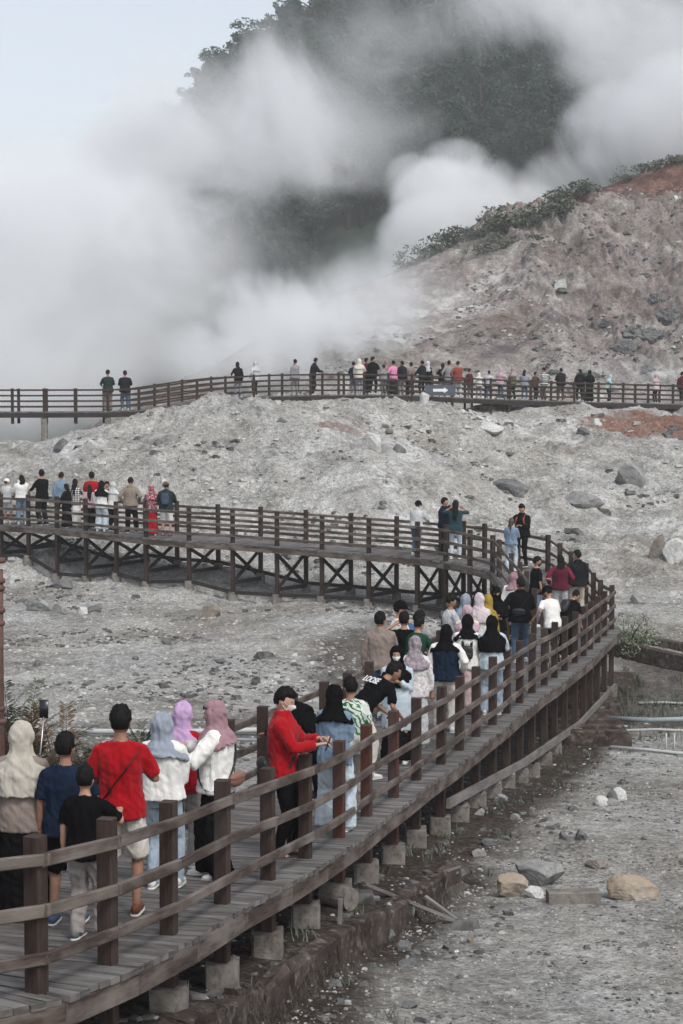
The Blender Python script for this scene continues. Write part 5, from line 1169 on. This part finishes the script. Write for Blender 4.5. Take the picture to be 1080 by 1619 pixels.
# ---------------------------------------------------------------- plants
def leaf_mat(name, lo, hi, rough=.7):
    m, nt, b = new_mat(name, rough, .2); pos = nt.nodes.new('ShaderNodeTexCoord').outputs['Object']; n = nz(nt, 2.3, 4, .7, pos)
    r = ramp(nt, [(.35, lo), (.65, hi)]); nt.links.new(n.outputs[0], r.inputs[0]); nt.links.new(r.outputs[0], b.inputs['Base Color'])
    b.inputs['Transmission Weight'].default_value = 0; return m
LEAF = leaf_mat('forest_leaves', (.020, .036, .026), (.06, .088, .058)); LEAF2 = leaf_mat('scrub_leaves', (.055, .068, .050), (.13, .148, .108)); LEAFR = leaf_mat('reddish_fern', (.055, .065, .03), (.15, .075, .05)); LEAFP = leaf_mat('pale_leaves', (.10, .13, .08), (.26, .29, .20))
BARK = plain('bark', (.05, .042, .036), .9, .1, var=.3, scale=3)
def leaves(mb, C_, Rr, n, size, r, squash=.8):
    for _ in range(n):
        d = Vector(r.normal(size=3)); d.normalize(); rad = Rr*(.45+.55*r.random()**.5); p = C_+Vector((d.x*rad, d.y*rad, d.z*rad*squash))
        a = Vector(r.normal(size=3)).normalized(); b_ = a.cross(Vector(r.normal(size=3))).normalized(); s = size*r.uniform(.6, 1.4); L = s*r.uniform(1, 1.8)
        mb.add([p-a*L*.5, p-b_*s*.35, p+a*L*.5, p+b_*s*.35], [(0, 1, 2, 3)])
def make_tree(h, cr, seed, name='tree', leaf=LEAF, flat=.55, nb=9, lsz=.42, nl=85, bare=.45):
    r = np.random.default_rng(seed); root = empty(name); mb = MB(); lean = Vector((r.normal()*.06, 0, 1)).normalized()
    top = lean*h*.9; mb.tube([(0, 0, -1.0), lean*h*.3, lean*h*.6, top], [h*.028, h*.022, h*.016, h*.006], 7)
    lf = MB(); ends = []
    for i in range(nb):
        a = i*2.4+r.uniform(-.4, .4); f0 = r.uniform(bare, .9); p0 = lean*h*f0; e = p0+Vector((math.cos(a)*cr*r.uniform(.45, .95), math.sin(a)*cr*r.uniform(.45, .95), h*r.uniform(.04, .2)))
        mb.tube([p0, lerp(p0, e, .5)+Vector((0, 0, h*.03)), e], [h*.010, h*.007, h*.003], 5); ends.append(e)
    ends.append(top)
    for e in ends:
        R0 = cr*r.uniform(.28, .46); leaves(lf, e, R0, nl, lsz, r, flat)
        for _ in range(2):
            o = Vector(r.normal(size=3))*R0*.7; leaves(lf, e+o, R0*.55, nl//2, lsz, r, flat)
    t_ = mb.build('trunk', BARK, root, True); lf.build('crown', leaf, root); return root
def copy_tree(o):
    c = o.copy(); C.objects.link(c)
    for ch in list(o.children): d = ch.copy(); C.objects.link(d); d.parent = c; d.matrix_parent_inverse = ch.matrix_parent_inverse.copy()
    return c
# forested mountain behind the steam
RX = [-60, 120, 200, 300, 400, 500, 600, 700, 850, 1100, 1400]; RY = [480, 410, 335, 250, 165, 105, 60, 15, -50, -140, -200]
def mtn(u_px, v):
    Y = 205+135*v+25*np.clip((u_px-300)/800, -.5, 1)*v; d_x = (u_px-540)/F
    zr = np.interp(u_px, RX, [CZ+(625-y)/F*1.0*1 for y in RY])   # slope tangents, filled below
    tan = np.interp(u_px, RX, [(625-y)/F for y in RY]); zt = CZ+tan*(340+25*np.clip((u_px-300)/800, -.5, 1))
    z = -12+(zt+12)*v**.92; X = d_x*Y
    return X, Y, z+ (3.0*fbm(X, Y, .03, 4, 51.)+1.0*fbm(X, Y, .12, 4, 52.))*np.minimum(1, 4*v)
uu, vv_ = np.meshgrid(np.linspace(-300, 1500, 150), np.linspace(0, 1, 90)); X_, Y_, Z_ = mtn(uu, vv_)
X_ = np.vstack([X_, X_[-1:]*1.05, X_[-1:]*1.3]); Y_ = np.vstack([Y_, Y_[-1:]+15, Y_[-1:]+120]); Z_ = np.vstack([Z_, Z_[-1:]-3, Z_[-1:]*0-16])
nr, nc = X_.shape; i0 = (np.arange(nr-1)[:, None]*nc+np.arange(nc-1)[None, :]).ravel()
FLOOR = leaf_mat('forest_floor', (.012, .022, .017), (.035, .05, .035)); o = np_mesh('mountain', np.stack([X_, Y_, Z_], -1).reshape(-1, 3), np.stack([i0, i0+1, i0+nc+1, i0+nc], 1), FLOOR); tag(o, kind='structure')
protos = [make_tree(12, 4.4, 101, bare=.3, nb=12), make_tree(14, 5.0, 102, bare=.4, flat=.5, nb=12), make_tree(11, 4.0, 103, bare=.2, flat=.7, nb=12), make_tree(13, 3.4, 104, bare=.15, nb=14, flat=.8)]
rr = np.random.default_rng(12); k_ = 0
def put_tree(px, v, scale, label, grp, proto=None):
    global k_
    src = protos[proto if proto is not None else k_ % 4]; o = src if (k_ < 4 and proto is None) else copy_tree(src)
    if proto is None: k_ += 1
    X, Y, Z = mtn(np.array([float(px)]), np.array([float(v)])); o.location = (float(X[0]), float(Y[0]), float(Z[0])-.8); o.rotation_euler = (0, 0, rr.uniform(0, 6.28)); s = scale*rr.uniform(.88, 1.12); o.scale = (s, s, s)
    tag(o, label, 'tree', grp)
for px in np.concatenate([np.arange(225, 420, 10), np.arange(420, 760, 13)]):
    put_tree(px+rr.uniform(-6, 6), .95+rr.uniform(-.02, .035), .95 if px > 330 else .75, 'broad crowned tree on the skyline of the mountain', 'trees along the mountain skyline')
for i in range(210):
    v = .45+.52*rr.random()**.8; px = rr.uniform(330, 1000); put_tree(px, v, 1.05, 'dark evergreen tree on the mountainside behind the steam', 'trees on the mountainside')
def make_bush(R0, seed, leaf=LEAF2, n=9, nl=60, lsz=.22, name='bush', hgt=.6):
    r = np.random.default_rng(seed); root = empty(name); st, lf = MB(), MB()
    for i in range(n):
        e = Vector((r.normal()*R0*.45, r.normal()*R0*.35, R0*hgt*r.uniform(.4, 1.1))); st.tube([(0, 0, -.3), e*.5, e], [R0*.03, R0*.02, R0*.01], 5); leaves(lf, e, R0*r.uniform(.28, .45), nl, lsz, r, .75)
    st.build('stem', BARK, root, True); lf.build('foliage', leaf, root); return root
bp = [make_bush(1.8, 201, nl=42), make_bush(1.5, 202, nl=42), make_bush(2.1, 203, hgt=.5, nl=42)]
kb_ = 0
def on_ground(o, px, py, Y=None):
    p = ground_hit(px, py, 95, 190); o.location = p
BL = [(668, 408, 1.0), (690, 398, .9), (712, 388, .9), (728, 382, 1.1), (745, 376, .9), (765, 372, .8), (785, 368, 1.1), (805, 362, 1.3), (826, 358, 1.4), (845, 352, 1.2), (872, 338, 1.3), (888, 326, 1.2), (905, 318, 1.2), (925, 308, 1.0), (945, 300, .6), (985, 282, .8), (1000, 276, .8), (1018, 272, .8), (1040, 268, .9), (1062, 262, .9), (1078, 258, .9), (640, 418, .8), (850, 380, .6), (800, 392, .8), (760, 402, .7)]
for i, (x, y, s) in enumerate(BL):
    o = bp[i] if i < 3 else copy_tree(bp[i % 3]); p = None
    yy = y
    for _ in range(30):
        p = ground_hit(x, yy, 100, 176)
        if p.y < 175: break
        yy += 3
    o.location = p-Vector((0, 0, .2)); o.scale = (s, s, s*.9); o.rotation_euler = (0, 0, i*1.3); o.scale = (s*.85, s*.85, s*.75); tag(o, 'low green bush on the ridge of the bare slope', 'bush', 'bushes along the ridge of the bare slope')
# fern like bush at the left edge, behind the visitors
def fronds(name, base, n, L, leaf, seed, droop=.5, lsz=.05, spread=.6):
    r = np.random.default_rng(seed); root = empty(name, base); st, lf = MB(), MB()
    for i in range(n):
        a = r.uniform(0, 6.28); el = r.uniform(.5, 1.35); LL = L*r.uniform(.6, 1.15); o = Vector((r.normal()*spread*.4, r.normal()*spread*.4, 0)); pts = []
        for k in range(7):
            t = k/6; pts.append(o+Vector((math.cos(a)*math.cos(el)*LL*t, math.sin(a)*math.cos(el)*LL*t, LL*(math.sin(el)*t-droop*t*t*.8))))
        st.tube(pts, [.012*(1-k/7) for k in range(7)], 4, cap=False)
        for k in range(1, 7):
            for s_ in range(5):
                p = lerp(pts[k-1], pts[k], s_/5); d = (pts[k]-pts[k-1]).normalized(); sd = d.cross(Vector((0, 0, 1))); sd = sd.normalized() if sd.length > .01 else Vector((1, 0, 0))
                for q in (-1, 1):
                    tip = p+(sd*q+d*.6+Vector((0, 0, r.uniform(-.4, .2)))).normalized()*lsz*r.uniform(1.5, 3.2); w_ = d*lsz*.35; lf.add([p-w_, lerp(p, tip, .6)+w_, tip, lerp(p, tip, .5)-w_], [(0, 1, 2, 3)])
    st.build('stem', BARK, root, True); lf.build('foliage', leaf, root); return root
g = ground_hit(20, 1225, 20, 60); g = Vector((W(22, 1200, 27).x, 27, tz(W(22, 1200, 27).x, 27)))
tag(fronds('fern_bush', g, 90, 1.75, LEAFR, 301, .35, .055, .75), 'reddish green feathery bush behind the sand headscarf', 'bush')
g2 = Vector((W(-12, 1200, 28).x, 28, tz(-5, 28))); tag(fronds('fern_bush', g2, 60, 2.1, LEAF2, 302, .3, .055, .6), 'green feathery bush cut by the left edge', 'bush')
for i, (x, Y, L, n) in enumerate([(215, 29, .55, 26), (235, 29.5, .75, 30), (150, 29, .6, 22), (265, 30, .4, 20)]):
    X = W(x, 1180, Y).x; tag(fronds('small_shrub', Vector((X, Y, tz(X, Y))), n, L, LEAF2, 310+i, .2, .04, .25), ['small shrub showing left of the red t-shirt', 'taller small shrub behind the red t-shirt', 'low shrub above the navy t-shirt boy', 'tiny shrub beside the white pipe'][i], 'shrub')
for i, (x, y, s) in enumerate([(985, 1030, 1.0), (1000, 1045, .8)]):
    g = ground_hit(x, y, 30, 70); o = make_bush(.8*s, 320+i, LEAFP, 12, 60, .05, 'leafy_shrub', 1.0); o.location = g; tag(o, ['pale leafy shrub growing beside the bend', 'smaller pale shrub right of the leafy one'][i], 'shrub')
def tufts(name, spots, mat, seed, h=.16):
    r = np.random.default_rng(seed); mb = MB()
    for (X, Y) in spots:
        z = tz(X, Y)
        for _ in range(14):
            a = r.uniform(0, 6.28); L = h*r.uniform(.5, 1.5); b_ = Vector((X+r.normal()*.06, Y+r.normal()*.06, z)); t_ = b_+Vector((math.cos(a)*L*.6, math.sin(a)*L*.6, L)); sd = Vector((-math.sin(a), math.cos(a), 0))*.008
            mb.add([b_-sd, b_+sd, lerp(b_, t_, .6)+sd*.7, t_], [(0, 1, 2, 3)])
    tag(mb.build(name, mat), kind='stuff')
r9 = np.random.default_rng(77)
sp1 = [(7.2+r9.normal()*1.0, 41.5+r9.normal()*2.6) for _ in range(90)]
tufts('grass', sp1, LEAF2, 1, .22)
sp2 = [(np.interp(Y, _ry, _rx)+r9.normal()*.5+.3, Y) for Y in r9.uniform(15, 40, 60)]; tufts('grass', sp2, LEAF2, 2, .10)
#@@STAGE6
# ---------------------------------------------------------------- steam (volumes) and air
def steam_mat(name, dens, scale, thr=.0, col=(.97, .99, 1.0), soft=1.0):
    m = bpy.data.materials.new(name); m.use_nodes = True; nt = m.node_tree; nt.nodes.clear()
    out = nt.nodes.new('ShaderNodeOutputMaterial'); pv = nt.nodes.new('ShaderNodeVolumePrincipled'); nt.links.new(pv.outputs[0], out.inputs['Volume'])
    pv.inputs['Color'].default_value = (*col, 1); pv.inputs['Anisotropy'].default_value = 0.0
    tc = nt.nodes.new('ShaderNodeTexCoord'); ln = nt.nodes.new('ShaderNodeVectorMath'); ln.operation = 'LENGTH'; nt.links.new(tc.outputs['Object'], ln.inputs[0])
    geo = nt.nodes.new('ShaderNodeNewGeometry'); n = nz(nt, scale*1.15, 5, .72, mapping(nt, geo.outputs['Position'], (1, .8, 1)), .6)
    nl_ = nz(nt, scale*.42, 1, .5, geo.outputs['Position'], .4)
    e = math_n(nt, 'SUBTRACT', 1.0, ln.outputs['Value']); e = math_n(nt, 'SUBTRACT', math_n(nt, 'MULTIPLY', e, 1.7), .45*soft)
    s = math_n(nt, 'MULTIPLY', math_n(nt, 'SUBTRACT', n.outputs[0], .5+thr), 6.0)
    s = math_n(nt, 'ADD', s, math_n(nt, 'MULTIPLY', math_n(nt, 'SUBTRACT', nl_.outputs[0], .5), 1.8))
    oi = nt.nodes.new('ShaderNodeObjectInfo'); sc = nt.nodes.new('ShaderNodeSeparateColor'); nt.links.new(oi.outputs['Color'], sc.inputs[0])
    v = math_n(nt, 'MULTIPLY', math_n(nt, 'ADD', e, s), 1.0, True)
    # fade to nothing at the domain's skin
    sk_ = math_n(nt, 'MULTIPLY', math_n(nt, 'SUBTRACT', 1.0, ln.outputs['Value']), 6.0, True)
    v = math_n(nt, 'MULTIPLY', v, sk_); v = math_n(nt, 'MULTIPLY', v, math_n(nt, 'MULTIPLY', sc.outputs[0], dens)); nt.links.new(v, pv.inputs['Density'])
    m.cycles.volume_step_rate = 0.8; return m
ST_ = steam_mat('steam', .5, .045); ST_D = steam_mat('dense_steam', .5, .09, -.04, soft=.5)
_sv, _sf = CS[10]
sme = bpy.data.meshes.new('steam'); sme.from_pydata([tuple(p) for p in _sv], [], _sf); sme.materials.append(ST_)
smd = bpy.data.meshes.new('steam'); smd.from_pydata([tuple(p) for p in _sv], [], _sf); smd.materials.append(ST_D)
def steam(px, py, Y, rx, ry, rd, dens, dense=False):
    o = bpy.data.objects.new('steam', smd if dense else sme); C.objects.link(o); o.location = W(px, py, Y); s = Y/F; o.scale = (rx*s, rd, ry*s); o.color = (dens, dens, dens, 1); tag(o, kind='stuff')
# left bank
steam(40, 430, 165, 260, 280, 42, .20)
steam(190, 350, 172, 230, 200, 32, .18)
steam(40, 600, 140, 260, 140, 30, .22)
steam(320, 400, 160, 190, 190, 28, .11)
steam(220, 520, 150, 220, 160, 26, .12)
steam(400, 550, 135, 190, 120, 22, .10)
steam(250, 250, 203, 130, 110, 20, .20)
# middle veil in front of the forest
steam(410, 240, 180, 190, 190, 24, .12)
steam(240, 270, 208, 140, 130, 18, .14)
steam(330, 190, 205, 170, 140, 20, .11)
steam(540, 180, 190, 230, 200, 26, .085)
steam(640, 70, 195, 210, 120, 22, .13)
steam(820, 0, 195, 260, 100, 24, .15)
steam(560, 440, 145, 180, 150, 18, .06)
# bright plume behind the ridge
steam(690, 330, 178, 80, 85, 12, .26, True)
steam(760, 310, 180, 90, 65, 12, .26, True)
steam(740, 375, 176, 150, 80, 13, .24, True)
steam(665, 390, 172, 80, 85, 11, .14, True)
steam(840, 322, 182, 100, 48, 11, .20, True)
steam(650, 290, 181, 50, 50, 8, .16, True)
steam(720, 255, 181, 60, 38, 8, .16, True)
# plume at the right
steam(905, 280, 185, 90, 65, 13, .20, True)
steam(970, 220, 187, 100, 90, 15, .18, True)
steam(1060, 190, 188, 110, 110, 17, .20, True)
steam(1020, 90, 192, 150, 130, 20, .12, True)
steam(930, 60, 197, 130, 95, 18, .07)
# thin vapour on the ridge, the far slope and over the far boardwalk
steam(780, 390, 142, 170, 80, 9, .05)
steam(640, 480, 118, 190, 110, 12, .09)
steam(440, 520, 103, 170, 110, 12, .50)
steam(360, 570, 98, 170, 70, 9, .30)
steam(560, 500, 112, 150, 110, 12, .18)
steam(430, 590, 92, 170, 60, 7, .10)
steam(1050, 590, 106, 90, 60, 5, .06)
steam(720, 580, 92, 190, 45, 5, .05)
# air
hz = MB(); x0, x1, y0, y1, z0, z1 = -420, 420, -30, 480, -18, CZ+95
hz.add([(x0, y0, z0), (x1, y0, z0), (x1, y1, z0), (x0, y1, z0), (x0, y0, z1), (x1, y0, z1), (x1, y1, z1), (x0, y1, z1)], [(0, 3, 2, 1), (4, 5, 6, 7), (0, 1, 5, 4), (1, 2, 6, 5), (2, 3, 7, 6), (3, 0, 4, 7)])
m = bpy.data.materials.new('haze'); m.use_nodes = True; nt = m.node_tree; nt.nodes.clear(); out = nt.nodes.new('ShaderNodeOutputMaterial'); pv = nt.nodes.new('ShaderNodeVolumePrincipled'); pv.inputs['Density'].default_value = .0005; pv.inputs['Color'].default_value = (.93, .96, .99, 1); nt.links.new(pv.outputs[0], out.inputs['Volume'])
tag(hz.build('haze', m), kind='stuff')
